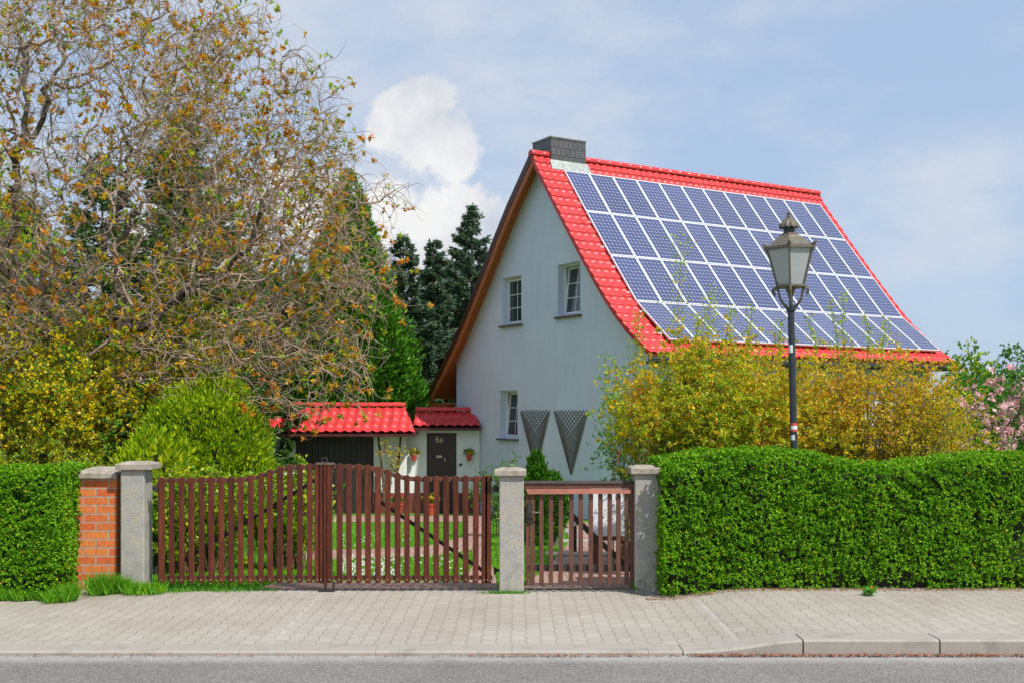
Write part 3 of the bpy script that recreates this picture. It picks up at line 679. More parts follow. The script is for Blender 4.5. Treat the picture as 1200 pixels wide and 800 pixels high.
# grass tufts and weeds at the pavement edge
def blades(name, X, Y, Z, h, w, mat, label, cat, kind='stuff', lean=.5, group=None):
    n = len(X); C = np.stack([X, Y, Z], 1); d = rdir(n)*lean; d[:, 2] = 1
    o = foliage(name, leaves(C, d, rdir(n), h*rng.uniform(.45, 1.25, n), w), mat, None)
    return tag(o, label, cat, group, kind)
n = 6500; X = np.minimum(rng.uniform(XU(-20, 10.2), XU(185, 10.4), n), rng.uniform(XU(40, 10.2), XU(260, 10.4), n)); yb = np.where(X > XU(95, 10.3), 10.62, 10.25)
Y = yb-np.abs(rng.normal(0, 1, n))*(.055+.035*np.sin(X*7.3)+.02*np.sin(X*19))-.02; Y = np.where(X > XU(140, 10.4), 10.63-np.abs(rng.normal(0, .08, n)), Y)
blades('grass', X, Y, np.full(n, .0), (.11+.09*np.exp(-((X-XU(125, 10.5))/.25)**2)+.02*np.sin(X*9)), .009, 'grass', 'long grass tuft growing at the foot of the brick pillar and left hedge', 'grass', lean=.7)
n = 1100; X = XU(190, 10.7)+rng.beta(.9, 1.6, n)*1.15
blades('grass', X, 10.74+rng.normal(0, .05, n)*(1+.6*np.sin(X*11)), np.zeros(n), .05, .008, 'brighty', 'short grass fringe under the left leaf of the double gate', 'grass')
n = 420; X = rng.normal(XU(592, 10.6), .12, n)
blades('grass', X, 10.585+rng.normal(0, .012, n), np.zeros(n), .03, .008, 'brighty', 'mossy grass fringe at the foot of the middle concrete pillar', 'grass')
def weed(name, u, v, hgt, nleaf, L, label, flower=False):
    D = (CAMZ-float(kerbh((u-600)/F*10.3)))*F/(v-HY)
    x = XU(u, D); z = float(kerbh(x))
    t = thing(name, (x, D, z), label, 'weed')
    n = nleaf; a = rng.uniform(0, 6.28, n); d = np.stack([np.cos(a), np.sin(a), rng.uniform(.3, 1.6, n)], 1)
    C = np.stack([rng.normal(0, .03, n), rng.normal(0, .02, n), rng.uniform(0, hgt*.6, n)], 1)
    foliage('leaves', leaves(C, d, rdir(n)*.3+[0, 0, 1.], L*rng.uniform(.6, 1.2, n), L*.42), 'brighty', t)
    if flower:
        MB().tube([(0, -.03, 0), (.0, -.05, .075)], .003, 5).build('stem', 'stem', t)
        k_ = 60; a = rng.uniform(0, 6.28, k_); d = np.stack([np.cos(a), np.sin(a), rng.uniform(.1, 1.3, k_)], 1)
        foliage('flower', leaves(np.tile([[0., -.05, .075]], (k_, 1)), d, rdir(k_), .020, .008), 'blossom', t)
weed('leafy_weed', 750, 694, .14, 60, .09, 'bright leafy weed at the foot of the shaded concrete pillar')
weed('dandelion', 1020, 697, .04, 26, .09, 'dandelion with one yellow flower at the foot of the right hedge', True)
weed('leafy_weed', 785, 697, .04, 40, .05, 'low weed sprouting under the left end of the right hedge')

# ================================================================== STREET LAMP
D = 10.75; xb = XU(934, D); zg = 0.05
t = thing('street_lamp', (xb, D, zg), 'black iron street lamp with a six-sided milky glass lantern, rising out of the hedge', 'street lamp')
def zl(v): return ZV(v, D)-zg
pole = MB().lathe([(.055, 0), (.055, .35), (.045, .37), (.037, .45), (.035, zl(420)), (.033, zl(418)), (.032, zl(366)), (.047, zl(364)), (.047, zl(361)), (.02, zl(360))], 14).build('pole', 'blackpole', t, smooth=False)
for a, b, mt in ((495, 498, 'red'), (498.3, 502.5, 'sticker'), (502.8, 505, 'red'), (509, 515, 'sticker'), (404, 413, 'sticker')):
    n_ = 8; rr = .0365; m = MB()
    for kq in range(n_):
        a0, a1 = R(-150+kq*(120 if mt != 'sticker' or a < 500 and a > 495 else 60)/n_), R(-150+(kq+1)*(120 if mt != 'sticker' or a < 500 and a > 495 else 60)/n_)
        m.add([(rr*math.cos(a0), rr*math.sin(a0), zl(b)), (rr*math.cos(a1), rr*math.sin(a1), zl(b)), (rr*math.cos(a1), rr*math.sin(a1), zl(a)), (rr*math.cos(a0), rr*math.sin(a0), zl(a))], [(0, 1, 2, 3)])
    m.build('sticker', mt, t)
A0 = R(15); px = 120.0
def hexa(r, z, i): return (r*math.cos(A0+i*math.pi/3), r*math.sin(A0+i*math.pi/3), z)
rt_, rb_ = .245, .140; zt, zb = zl(292.5), zl(336)
lan = MB()
for i in range(6):
    lan.bar(hexa(rb_, zb, i), hexa(rt_, zt, i), .016, .016)
    lan.bar(hexa(rb_+.008, zb, i), hexa(rb_+.008, zb, i+1), .022, .022)
    lan.bar(hexa(rt_+.004, zt, i), hexa(rt_+.004, zt, i+1), .03, .022)
lan = lan.build('lantern', 'castiron', t, bevel=.002, seg=1)
for i in range(6):
    a, b, c, d = hexa(rb_-.003, zb, i), hexa(rb_-.003, zb, i+1), hexa(rt_-.003, zt, i+1), hexa(rt_-.003, zt, i)
    nrm = (Vector(b)-Vector(a)).cross(Vector(d)-Vector(a)).normalized()*.004
    vs = [Vector(p) for p in (a, b, c, d)]; vs += [p-nrm for p in vs]
    MB().add(vs, [(0, 1, 2, 3), (7, 6, 5, 4), (0, 4, 5, 1), (1, 5, 6, 2), (2, 6, 7, 3), (3, 7, 4, 0)]).build('glass_pane', 'frosted', lan)
rf = MB(); prof = [(.262, zt+.004), (.262, zt+.02), (.235, zt+.028), (.13, zl(279)), (.125, zl(278)), (.07, zl(273.5)), (.06, zl(273))]
rf.lathe(prof, 6, a0=A0)
for i in range(6):   # small acroteria on the corners
    p = Vector(hexa(.262, zt+.02, i)); o_ = Vector((p.x, p.y, 0)).normalized()
    rf.tube([p-o_*.03, p+o_*.012+Vector((0, 0, .012)), p+o_*.028+Vector((0, 0, .032)), p+o_*.02+Vector((0, 0, .05))], [.018, .015, .010, .003], 6)
rf.build('lantern_roof', 'castiron', lan)
MB().lathe([(.056, zl(273.4)), (.056, zl(266)), (.06, zl(265))], 16).build('vent_collar', 'blackpole', lan)
cr = MB(); nn_ = 24; rings = []
for r_, z_, wv in ((.062, zl(265.5), 0), (.098, zl(266.5), .012), (.092, zl(263), .006), (.045, zl(257), 0), (.02, zl(254.5), 0)):
    rings.append([((r_+wv*.4*math.cos(k*math.pi))*math.cos(k*2*math.pi/nn_), (r_+wv*.4*math.cos(k*math.pi))*math.sin(k*2*math.pi/nn_), z_-(wv if k % 2 else -wv*.3)) for k in range(nn_)])
vs = sum(rings, []); cr.add(vs, [(i*nn_+k, i*nn_+(k+1) % nn_, (i+1)*nn_+(k+1) % nn_, (i+1)*nn_+k) for i in range(4) for k in range(nn_)])
cr.build('crown', 'castiron', lan)
MB().lathe([(.02, zl(254.6)), (.024, zl(253.6)), (.01, zl(252.6)), (.018, zl(251.6)), (.022, zl(250.4)), (.016, zl(249)), (.006, zl(248.2)), (.004, zl(246.6))], 12).build('finial', 'castiron', lan, smooth=True)
for i in range(6):
    a = A0+i*math.pi/3; c_, s_ = math.cos(a), math.sin(a)
    pts = [(.035, zl(361)), (.075, zl(357)), (.115, zl(351)), (.125, zl(345)), (.135, zl(340)), (.165, zl(337)), (.19, zl(339)), (.195, zl(343)), (.178, zl(345.5)), (.165, zl(343))]
    MB().tube([(r_*c_, r_*s_, z_) for r_, z_ in pts], [.013, .012, .011, .011, .011, .010, .009, .009, .008, .006], 6).build('scroll_bracket', 'castiron', lan, smooth=True)
MB().lathe([(.02, zl(360)), (.016, zl(350)), (.035, zl(344)), (.05, zl(338)), (.145, zb-.008), (.145, zb)], 12).build('lantern_base', 'castiron', lan)
t.rotation_euler = (0, R(-1.25), 0)

# ================================================================== HOUSE
TH = .5421; rx, ry = math.cos(TH), math.sin(TH)
OX, OY = 1.4196, 30.0897
house = thing('house', (OX, OY, CAMZ), 'pale blue-grey gabled house with steep red tiled roof covered in solar panels', 'house', rz=TH)
# house space: x = along the ridge, y = -n (towards the far left), z = height above the eye
PR = [(-6.70, .38), (-6.20, .86), (-5.75, 1.25), (-5.3, 1.68), (-4.9, 2.06), (-4.51, 2.46), (-4.13, 2.88), (-3.76, 3.30), (-3.14, 4.01), (-2.44, 4.84), (-1.67, 5.70), (-.4, 6.95)]
panel_pts = [(0, 6.50), (1.0524, 5.2195), (2.1387, 3.9261), (3.2283, 2.6535), (4.5369, 1.6357)]
PRr = [(-.4, 6.95), (-.06, 6.46), (1.0, 5.13), (2.05, 3.86), (2.6, 3.22), (2.95, 2.83), (3.25, 2.52), (3.6, 2.19), (4.0, 1.86), (4.4, 1.56), (4.85, 1.27)]
T0, T1 = -.82, 10.16
def resample(pr, ds):
    p = np.array(pr); d = np.r_[0, np.cumsum(np.hypot(*np.diff(p, axis=0).T))]
    return p, d
def roof_slope(pr, name, sgn, t0, t1, course=.335, tw=.235):
    """tiles: stepped courses running down, rolled profile across"""
    p, d = resample(pr, .1); tot = d[-1]; nc = int(round(tot/course)); course = tot/nc
    ss = []; 
    for c in range(nc):
        for fr, h in ((.0, .0), (.5, .012), (.93, .028), (1.0, .034)): ss.append((c*course+fr*course*.999, h))
    ss = ss[:]; nt = int(round((t1-t0)/tw)); tw = (t1-t0)/nt; per = 8
    tx = np.linspace(t0, t1, nt*per+1)
    ph = ((tx-t0)/tw) % 1.0
    prof = np.where(ph < .62, .022*np.sin(np.pi*ph/.62), -.008*np.sin(np.pi*(ph-.62)/.38))
    V = []
    for s, h in ss:
        n_ = np.interp(s, d, p[:, 0]); z_ = np.interp(s, d, p[:, 1])
        e = .05; dn = np.interp(s+e, d, p[:, 0])-np.interp(s-e, d, p[:, 0]); dz = np.interp(s+e, d, p[:, 1])-np.interp(s-e, d, p[:, 1])
        l = math.hypot(dn, dz); nx_, nz_ = (-dz/l, dn/l) if sgn > 0 else (dz/l, -dn/l)
        if nz_ < 0: nx_, nz_ = -nx_, -nz_
        hh = prof+h
        V.append(np.stack([tx, -(n_+nx_*hh), z_+nz_*hh], 1))
    V = np.array(V); a, b = V.shape[:2]
    i = np.arange(b-1)[None]+np.arange(a-1)[:, None]*b
    q = np.stack([i, i+1, i+1+b, i+b], -1).reshape(-1, 4)
    return V.reshape(-1, 3), q
vr, qr = roof_slope(PRr, 'r', 1, T0, T1)
vl, ql = roof_slope(PR[::-1], 'l', -1, T0, T1)
roof = link('roof', mesh_np('roof', *join([(vr, qr), (vl, ql)])), 'roof', house)
# slab of boards beneath the tiles and its verges (soffit)
def slab(pr, th0, th1, name, mat, t0, t1, parent):
    p = np.array(pr); m = len(p); tan = np.gradient(p, axis=0); tan /= np.linalg.norm(tan, axis=1)[:, None]
    nrm = np.stack([-tan[:, 1], tan[:, 0]], 1); nrm[nrm[:, 1] < 0] *= -1
    a = p-nrm*th0; b = p-nrm*th1; vs = []; fs = []
    for t_ in (t0, t1):
        vs += [(t_, -x, z) for x, z in a]+[(t_, -x, z) for x, z in b]
    for i in range(m-1):
        fs += [(i, i+1, 2*m+i+1, 2*m+i), (m+i, 3*m+i, 3*m+i+1, m+i+1), (i, m+i, m+i+1, i+1), (2*m+i, 2*m+i+1, 3*m+i+1, 3*m+i)]
    fs += [(0, 2*m, 3*m, m), (m-1, 2*m-1, 4*m-1, 3*m-1)]
    return MB().add(vs, fs).build(name, mat, parent)
slab(PR, .012, .10, 'roof_boarding', 'soffit', T0+.03, T1-.03, roof)
slab(PRr, .012, .10, 'roof_boarding', 'soffit', T0+.03, T1-.03, roof)
for t_ in (T0, T1-.025):
    slab(PR, -.03, .17, 'verge_trim', 'darkedge', t_-.006, t_+.03, roof)
    slab(PRr, .0, .09, 'verge_trim', 'roof', t_-.006, t_+.03, roof)
slab(PR, .17, .33, 'barge_board', 'soffit', T0+.01, T0+.05, roof)
# ridge tiles
rd = MB(); nr = 30; tw = (T1-T0)/nr; zr = 6.93; nr0 = -.4
for i in range(nr):
    a = T0+i*tw-.012; b = a+tw+.03; r0, r1 = .118, .135
    vs = []
    for x, r_ in ((a, r0), (a+.05, r1), (b, r0)):
        vs += [(x, -(nr0+r_*math.cos(q)), zr+r_*math.sin(q)*.85) for q in np.linspace(-.35, math.pi+.35, 9)]
    fs = [(j*9+k, j*9+k+1, j*9+10+k, j*9+9+k) for j in range(2) for k in range(8)]+[tuple(range(9)), tuple(range(26, 17, -1))]
    rd.add(vs, fs)
rd.build('ridge_tiles', 'roof', roof)
# chimney
ch = MB(); a, b, c, d, z0, z1 = -.27, .88, .22, 1.18, 5.9, 7.41     # x range, y range (=-n)
uv = []
def cbox(x0, x1, y0, y1, z0, z1):
    vs = [(x0, y0), (x1, y0), (x1, y1), (x0, y1)]; V = []; U = []; Q = []; s = 0
    for i in range(4):
        p, q = vs[i], vs[(i+1) % 4]; l = math.dist(p, q); k0 = len(V)
        V += [(p[0], p[1], z0), (q[0], q[1], z0), (q[0], q[1], z1), (p[0], p[1], z1)]; U += [(s, z0), (s+l, z0), (s+l, z1), (s, z1)]; Q.append((k0, k0+1, k0+2, k0+3)); s += l
    return V, U, Q
V, U, Q = cbox(a, b, c, d, z0, z1)
chim = link('chimney', mesh_np('chimney', V, Q, uvs=U), 'slateclad', roof)
MB().box(a-.02, b+.02, c-.02, d+.02, z1, z1+.04).build('chimney_cap', 'zinc', roof, bevel=.004)
def ztile(n): return float(np.interp(n, [q[0] for q in PRr], [q[1] for q in PRr]))
MB().add([(a-.05, -(-.20), ztile(-.2)+.13), (b+.05, -(-.20), ztile(-.2)+.13), (b+.08, -(-.05), ztile(-.05)+.07), (a-.08, -(-.05), ztile(-.05)+.07),
          (a-.05, -(-.20), ztile(-.2)+.02), (b+.05, -(-.20), ztile(-.2)+.02), (b+.08, -(-.05), ztile(-.05)+.02), (a-.08, -(-.05), ztile(-.05)+.02)],
         [(0, 1, 2, 3), (3, 2, 6, 7), (0, 3, 7, 4), (1, 5, 6, 2), (4, 7, 6, 5)]).build('flashing', 'zinc', roof)
# gable walls and long walls
WN0, WN1 = -5.43, 4.25; WT0, WT1 = -.42, 9.72; ZB = -3.4
def outline():
    pts = [(WN0, ZB)]
    for n_, z_ in PR:
        if n_ > WN0: pts.append((n_, z_-.13))
    pts.insert(1, (WN0, float(np.interp(WN0, [q[0] for q in PR], [q[1] for q in PR]))-.13))
    for n_, z_ in PRr[1:]:
        if n_ < WN1: pts.append((n_, z_-.13))
    pts.append((WN1, ztile(WN1)-.13)); pts.append((WN1, ZB)); return pts
WINS = [(-2.60, -1.54, 2.39, 3.76), (.34, 1.39, 2.44, 3.83), (-2.73, -1.75, -.87, .52)]
def wall_with_holes(t, th, wins, name):
    import bmesh
    from mathutils.geometry import tessellate_polygon
    bm = bmesh.new(); O_ = outline()
    bm.faces.new([bm.verts.new((t, -n_, z_)) for n_, z_ in O_])
    def cut(co, no): bmesh.ops.bisect_plane(bm, geom=bm.verts[:]+bm.edges[:]+bm.faces[:], plane_co=co, plane_no=no)
    for n0, n1, z0, z1 in wins:
        cut((0, -n0, 0), (0, 1, 0)); cut((0, -n1, 0), (0, 1, 0)); cut((0, 0, z0), (0, 0, 1)); cut((0, 0, z1), (0, 0, 1))
    kill = []
    for f in bm.faces:
        c_ = f.calc_center_median()
        for n0, n1, z0, z1 in wins:
            if n0 < -c_.y < n1 and z0 < c_.z < z1: kill.append(f)
    bmesh.ops.delete(bm, geom=kill, context='FACES')
    bmesh.ops.remove_doubles(bm, verts=bm.verts[:], dist=1e-4)
    r_ = bmesh.ops.extrude_face_region(bm, geom=bm.faces[:])
    bmesh.ops.translate(bm, verts=[v for v in r_['geom'] if isinstance(v, bmesh.types.BMVert)], vec=(th, 0, 0))
    bmesh.ops.recalc_face_normals(bm, faces=bm.faces[:])
    me = bpy.data.meshes.new(name); bm.to_mesh(me); bm.free(); return link(name, me, 'housewall', house)
wall_with_holes(WT0, .36, WINS, 'gable_wall')
wall_with_holes(WT1-.36, .36, [], 'gable_wall')
zw = ztile(WN1)-.13
MB().box(WT0+.36, WT1-.36, -WN1, -WN1+.3, ZB, zw).build('wall', 'housewall', house)
zw = float(np.interp(WN0, [q[0] for q in PR], [q[1] for q in PR]))-.13
MB().box(WT0+.36, WT1-.36, -WN0-.3, -WN0, ZB, zw).build('wall', 'housewall', house)
# windows (recessed)
def window(n0, n1, z0, z1, tilt):
    w, h = n1-n0, z1-z0
    e = bpy.data.objects.new('window', None); COL.objects.link(e); e.parent = house; e.location = (WT0+.20, -(n0+n1)/2, z0)
    e['category'] = ''; del e['category']
    # local: x outwards is -x, y = across, z up
    fr = MB(); b = .05
    for a in ((-w/2, -w/2+b, 0, h), (w/2-b, w/2, 0, h), (-w/2+b, w/2-b, 0, b), (-w/2+b, w/2-b, h-b, h)): fr.box(0, .06, a[0], a[1], a[2], a[3])
    fr.build('frame', 'frame_white', e)
    sa = MB(); b2 = .06; W2, H2 = w-2*b, h-2*b
    for a in ((-W2/2, -W2/2+b2, 0, H2), (W2/2-b2, W2/2, 0, H2), (-W2/2+b2, W2/2-b2, 0, b2), (-W2/2+b2, W2/2-b2, H2-b2, H2)): sa.box(-.02, .035, a[0], a[1], a[2], a[3])
    sa.box(-.008, .022, -.011, .011, b2, H2-b2)
    for q in (1/3, 2/3): sa.box(-.010, .020, -W2/2+b2, W2/2-b2, b2+(H2-2*b2)*q-.011, b2+(H2-2*b2)*q+.011)
    so = sa.build('sash', 'frame_white', e); so.location = (0, 0, b+.002)
    go = MB().box(0, .012, -W2/2+b2-.01, W2/2-b2+.01, b2-.01, H2-b2+.01).build('pane', 'glass', e); go.location = so.location
    if tilt:
        so.rotation_euler = go.rotation_euler = (0, R(tilt), 0)
    # near-black sheet standing in for the unlit room behind the panes
    MB().add([(.75, -w, -.3), (.75, w, -.3), (.75, w, h+.3), (.75, -w, h+.3)], [(0, 1, 2, 3)]).build('dark_room_sheet', 'blackdoor', e)
    MB().box(-.30, -.001, -w/2-.08, w/2+.08, -.055, -.004).build('sill', 'sill', e, bevel=.005)
    return e
for wdef, tl in zip(WINS, (0, 6, 6)): window(*wdef, tl)
# gutter along the right eave
gt = MB(); gn, gzv = 4.90, 1.17
ring = [(gn+.075*math.cos(q), gzv+.075*math.sin(q)) for q in np.linspace(math.pi, 2*math.pi, 9)]
for x_ in (T0+.02, T1+.04): gt.v += [(x_, -a_, b_) for a_, b_ in ring]
gt.f += [(k_, k_+1, 10+k_, 9+k_) for k_ in range(8)]+[tuple(range(9)), tuple(range(17, 8, -1))]
gt.v += [(T0+.02, -(gn-.075), gzv+.03), (T1+.04, -(gn-.075), gzv+.03)]
gt.f += [(0, 9, 19, 18)]
gt.build('gutter', 'gutter', house)
MB().box(T0+.05, T1-.03, -4.80, -4.25, 1.06, 1.10).build('eave_soffit', 'oldwood', house)
# boxed end of the left eave
MB().box(T0+.02, T1-.02, 5.43, 6.62, .12, .17).build('eave_soffit', 'soffit', house)
MB().box(T0+.0, T0+.40, 5.55, 6.45, .02, .118).box(T0+.1, T0+.2, 5.9, 6.0, -.5, .02).build('eave_bracket', 'soffit', house)
# solar panels
PW, GAP = .82, .016
cellp = None
for r_ in range(4):
    (n0, z0), (n1, z1) = panel_pts[r_], panel_pts[r_+1]
    d_ = Vector((0, -(n1-n0), z1-z0)); ln = d_.length; d_.normalize(); nrm = Vector((1, 0, 0)).cross(d_); 
    if nrm.z < 0: nrm = -nrm
    a0 = .012; Lp = ln-2*a0; W_ = PW-GAP; fw = .03
    def mk(pts, h): return [tuple(Vector((x, 0, 0))+d_*s+nrm*h) for x, s in pts]
    out = [(0, 0), (W_, 0), (W_, Lp), (0, Lp)]; inn = [(fw, fw), (W_-fw, fw), (W_-fw, Lp-fw), (fw, Lp-fw)]
    fr = MB().add(mk(out, 0)+mk(inn, 0)+mk(out, -.045)+mk(inn, -.008), [(0, 1, 5, 4), (1, 2, 6, 5), (2, 3, 7, 6), (3, 0, 4, 7), (0, 8, 9, 1), (1, 9, 10, 2), (2, 10, 11, 3), (3, 11, 8, 0), (4, 5, 13, 12), (5, 6, 14, 13), (6, 7, 15, 14), (7, 4, 12, 15), (11, 10, 9, 8)])
    fme = bpy.data.meshes.new('panel_frame'); fme.from_pydata(fr.v, [], fr.f); fme.materials.append(M['alu'])
    cv = mk(inn, -.006); nv = 12 if r_ < 4 else 10
    cme = mesh_np('solar_panel', cv, [(0, 1, 2, 3)], uvs=[(0, 0), (6, 0), (6, nv), (0, nv)]); cme.materials.append(M['cells'])
    for c_ in range(12):
        o = bpy.data.objects.new('solar_panel', cme); COL.objects.link(o); o.parent = house
        o.location = Vector((c_*PW+GAP/2, -n0, z0))+d_*a0
        f_ = bpy.data.objects.new('panel_frame', fme); COL.objects.link(f_); f_.parent = o
    for q in (.22, .78):
        p = Vector((0, -n0, z0))+d_*(ln*q)-nrm*.075
        MB().box(-.10, 12*PW+.08, -.02, .02, -.02, .02).build('mounting_rail', 'alu', house).location = p

# trellises hanging on the gable
def trellis(n0, n1, zt, nt_, zb, label):
    t = thing('wall_trellis', (0, 0, 0), label, 'trellis', 'fan trellises on the gable wall')
    t.location = house.matrix_basis @ Vector((WT0-.03, 0, 0)); t.rotation_euler = (0, 0, TH)
    t.location = Vector((OX, OY, CAMZ))+Vector((rx*(WT0-.03), ry*(WT0-.03), 0))
    m = MB(); k = 9; rows = 22
    # expanding lattice: two families of slats crossing in diamonds inside a triangle
    def P(a, s):      # a across 0..1 at the top, s down 0..1
        lo = n0+(n1-n0)*a; return (lo*(1-s)+nt_*s, zt+(zb-zt)*s)
    fam = k*2
    for i in range(-fam, fam+k+1):
        for sg in (1, -1):
            pts = []
            for j in range(0, 41):
                s = j/40; a = (i+sg*s*k*1.9*1.0)/k if sg == 1 else (i-s*k*1.9)/k
                if -1e-6 <= a <= 1+1e-6: pts.append(P(a, s))
            if len(pts) > 1:
                off = 0 if sg == 1 else .014
                m.bar((off, -pts[0][0], pts[0][1]+.05), (off, -pts[-1][0], pts[-1][1]), .010, .018)
    for a in (0, 1):
        p, q = P(a, 0), P(a, 1); m.bar((.0, -p[0], p[1]), (0, -q[0], q[1]), .02, .03)
    m.build('slats', 'trellis', t)
    return t
trellis(-1.54, -.05, -.10, -.75, -1.72, 'triangular brown lattice trellis on the gable, the left one, its tip behind a shrub')
trellis(.20, 1.74, -.10, 1.0, -1.74, 'triangular brown lattice trellis on the gable, the right one, whole tip visible')

# ================================================================== ANNEX
DA, DB = 33.2, 32.5
ann = thing('outbuilding', (XU(500, DA), DA, gz(0, DA)), 'low white outbuilding with a red tiled roof and dark doors, joined to the house', 'building')
ax, ay, az = ann.location
def LX(u, D): return XU(u, D)-ax
def LZ(v, D): return ZV(v, D)-az
def small_roof(u0, u1, vt, ve, Df, depth, name, hipR=0, mat='roof'):
    # tiled slope facing the road, with ridge tiles and a rear slope
    x0, x1 = LX(u0, Df), LX(u1, Df); ze = LZ(ve, Df); zt = LZ(vt, Df+depth)
    sl = math.hypot(depth, zt-ze); nc = max(2, int(round(sl/.42))); tw = .27; nt = int(round((x1-x0)/tw)); per = 8
    tx = np.linspace(x0, x1, nt*per+1); ph = np.arange(nt*per+1)/per % 1.0
    prof = np.where(ph < .62, .035*np.sin(np.pi*ph/.62), -.01*np.sin(np.pi*(ph-.62)/.38))
    V = []
    for c_ in range(nc):
        for fr, h in ((0, 0), (.5, .015), (.95, .035), (1., .042)):
            s = (c_+fr*.999)/nc; yy = Df-ay+depth*(1-s); zz = zt+(ze-zt)*s
            xe = np.minimum(tx, x1-hipR*(1-s))
            V.append(np.stack([xe, np.full_like(tx, yy), zz+prof+h], 1))
    V = np.array(V); a_, b_ = V.shape[:2]; i = np.arange(b_-1)[None]+np.arange(a_-1)[:, None]*b_
    q = np.stack([i, i+b_, i+b_+1, i+1], -1).reshape(-1, 4)
    o = link('roof', mesh_np('roof', V.reshape(-1, 3), q), mat, ann)
    m = MB(); n_ = max(3, int((x1-hipR-x0)/.36)); w_ = (x1-hipR-x0)/n_
    for i in range(n_):
        a = x0+i*w_; r0, r1 = .085, .10; vs = []
        for x, r_ in ((a, r1), (a+.05, r1), (a+w_+.02, r0)):
            vs += [(x, Df-ay+depth+r_*math.cos(q_), zt+.05+r_*math.sin(q_)) for q_ in np.linspace(-.2, math.pi+.2, 7)]
        m.add(vs, [(j*7+k_, j*7+k_+1, j*7+8+k_, j*7+7+k_) for j in range(2) for k_ in range(6)]+[tuple(range(7)), tuple(range(20, 13, -1))])
    m.build('ridge_tiles', mat, o)
    MB().add([(x0, Df-ay+depth, zt-.01), (x1-hipR, Df-ay+depth, zt-.01), (x1, Df-ay+2*depth, ze-.1), (x0, Df-ay+2*depth, ze-.1),
              (x0, Df-ay+.03, ze-.06), (x1, Df-ay+.03, ze-.06)], [(0, 1, 2, 3), (4, 5, 1, 0), (0, 3, 4), (1, 5, 2)]).build('under_roof', 'darkedge', o)
    MB().box(x0, x1, Df-ay-.01, Df-ay+.05, ze-.10, ze-.02).build('fascia', 'darkedge', o)
    return o
small_roof(250, 487, 476.5, 507, DB-.35, 1.35, 'a', .45)
small_roof(484, 564, 482, 500, DA-.35, .95, 'b', .25)
# walls
gzb = -.3
MB().box(LX(500.3, DA), LX(562, DA), DA-ay, DA-ay+.3, gzb, LZ(497, DA)).box(LX(474, DA), LX(500.3, DA), DA-ay, DA-ay+.3, gzb, LZ(497, DA)).build('wall', 'annexwhite', ann)
MB().box(LX(436.5, DB), LX(475, DB), DB-ay+.25, DB-ay+.5, gzb, LZ(505, DB)).build('wall', 'annexwhite', ann)
MB().box(LX(240, DB), LX(345, DB), DB-ay+.25, DB-ay+.5, gzb, LZ(505, DB)).build('wall', 'annexwhite', ann)
MB().box(LX(240, DB), LX(562, DA), DA-ay+1.6, DA-ay+1.9, gzb, LZ(500, DB)).build('rear_wall', 'annexwhite', ann)
for pa_, pb_, dd_ in ((436.5, 475, DB+.25), (478, 500, DA), (536, 562, DA)):
    MB().box(LX(pa_, dd_), LX(pb_, dd_), dd_-ay-.035, dd_-ay-.001, gzb, LZ(577, dd_)).build('plinth', 'plinth', ann)
MB().box(LX(434, DB), LX(476, DB), DB-ay+.10, DB-ay+.24, LZ(508.5, DB), LZ(505, DB)).build('eave_beam', 'blackdoor', ann)
gd = MB()
ub = np.linspace(345, 436, 15)
for a, b in zip(ub[:-1], ub[1:]): gd.box(LX(a, DB)+.006, LX(b, DB)-.006, DB-ay+.2, DB-ay+.25, -.02, LZ(507, DB))
gd = gd.build('garage_door', 'blackdoor', ann)
MB().box(LX(345, DB), LX(436, DB), DB-ay+.18, DB-ay+.199, LZ(512, DB), LZ(507, DB)).box(LX(345, DB), LX(436, DB), DB-ay+.18, DB-ay+.199, LZ(545, DB), LZ(541, DB)).build('door_rail', 'blackdoor', gd)
MB().box(LX(405, DB), LX(418, DB), DB-ay+.17, DB-ay+.178, LZ(514.5, DB), LZ(513, DB)).build('door_bar', 'slate', gd)
dr = MB().box(LX(501, DA), LX(534, DA), DA-ay-.035, DA-ay-.002, 0, LZ(508, DA))
dr = dr.build('front_door', 'frontdoor', ann, bevel=.005)
MB().box(LX(500.2, DA), LX(534.8, DA), DA-ay-.02, DA-ay-.0015, 0, LZ(507, DA)).build('door_frame', 'blackdoor', dr)
MB().box(LX(511.5, DA), LX(518, DA), DA-ay-.05, DA-ay-.036, LZ(535.8, DA), LZ(533, DA)).build('letter_slot', 'brass', dr)
MB().box(LX(520.9, DA), LX(521.9, DA), DA-ay-.06, DA-ay-.036, LZ(540, DA), LZ(536, DA)).build('handle', 'brass', dr)
cu = bpy.data.curves.new('number', 'FONT'); cu.body = '6a'; cu.size = .27; cu.extrude = .004
to = bpy.data.objects.new('house_number', cu); COL.objects.link(to)
dg = bpy.context.evaluated_depsgraph_get(); me = bpy.data.meshes.new_from_object(to.evaluated_get(dg)); bpy.data.objects.remove(to)
no = link('house_number', me, 'brass', dr); no.location = (LX(510, DA), DA-ay-.045, LZ(517.5, DA)); no.rotation_euler = (R(90), 0, 0)
MB().box(LX(538, DA), LX(541.5, DA), DA-ay-.03, DA-ay-.001, LZ(545, DA), LZ(542.5, DA)).build('doorbell', 'brace', ann)
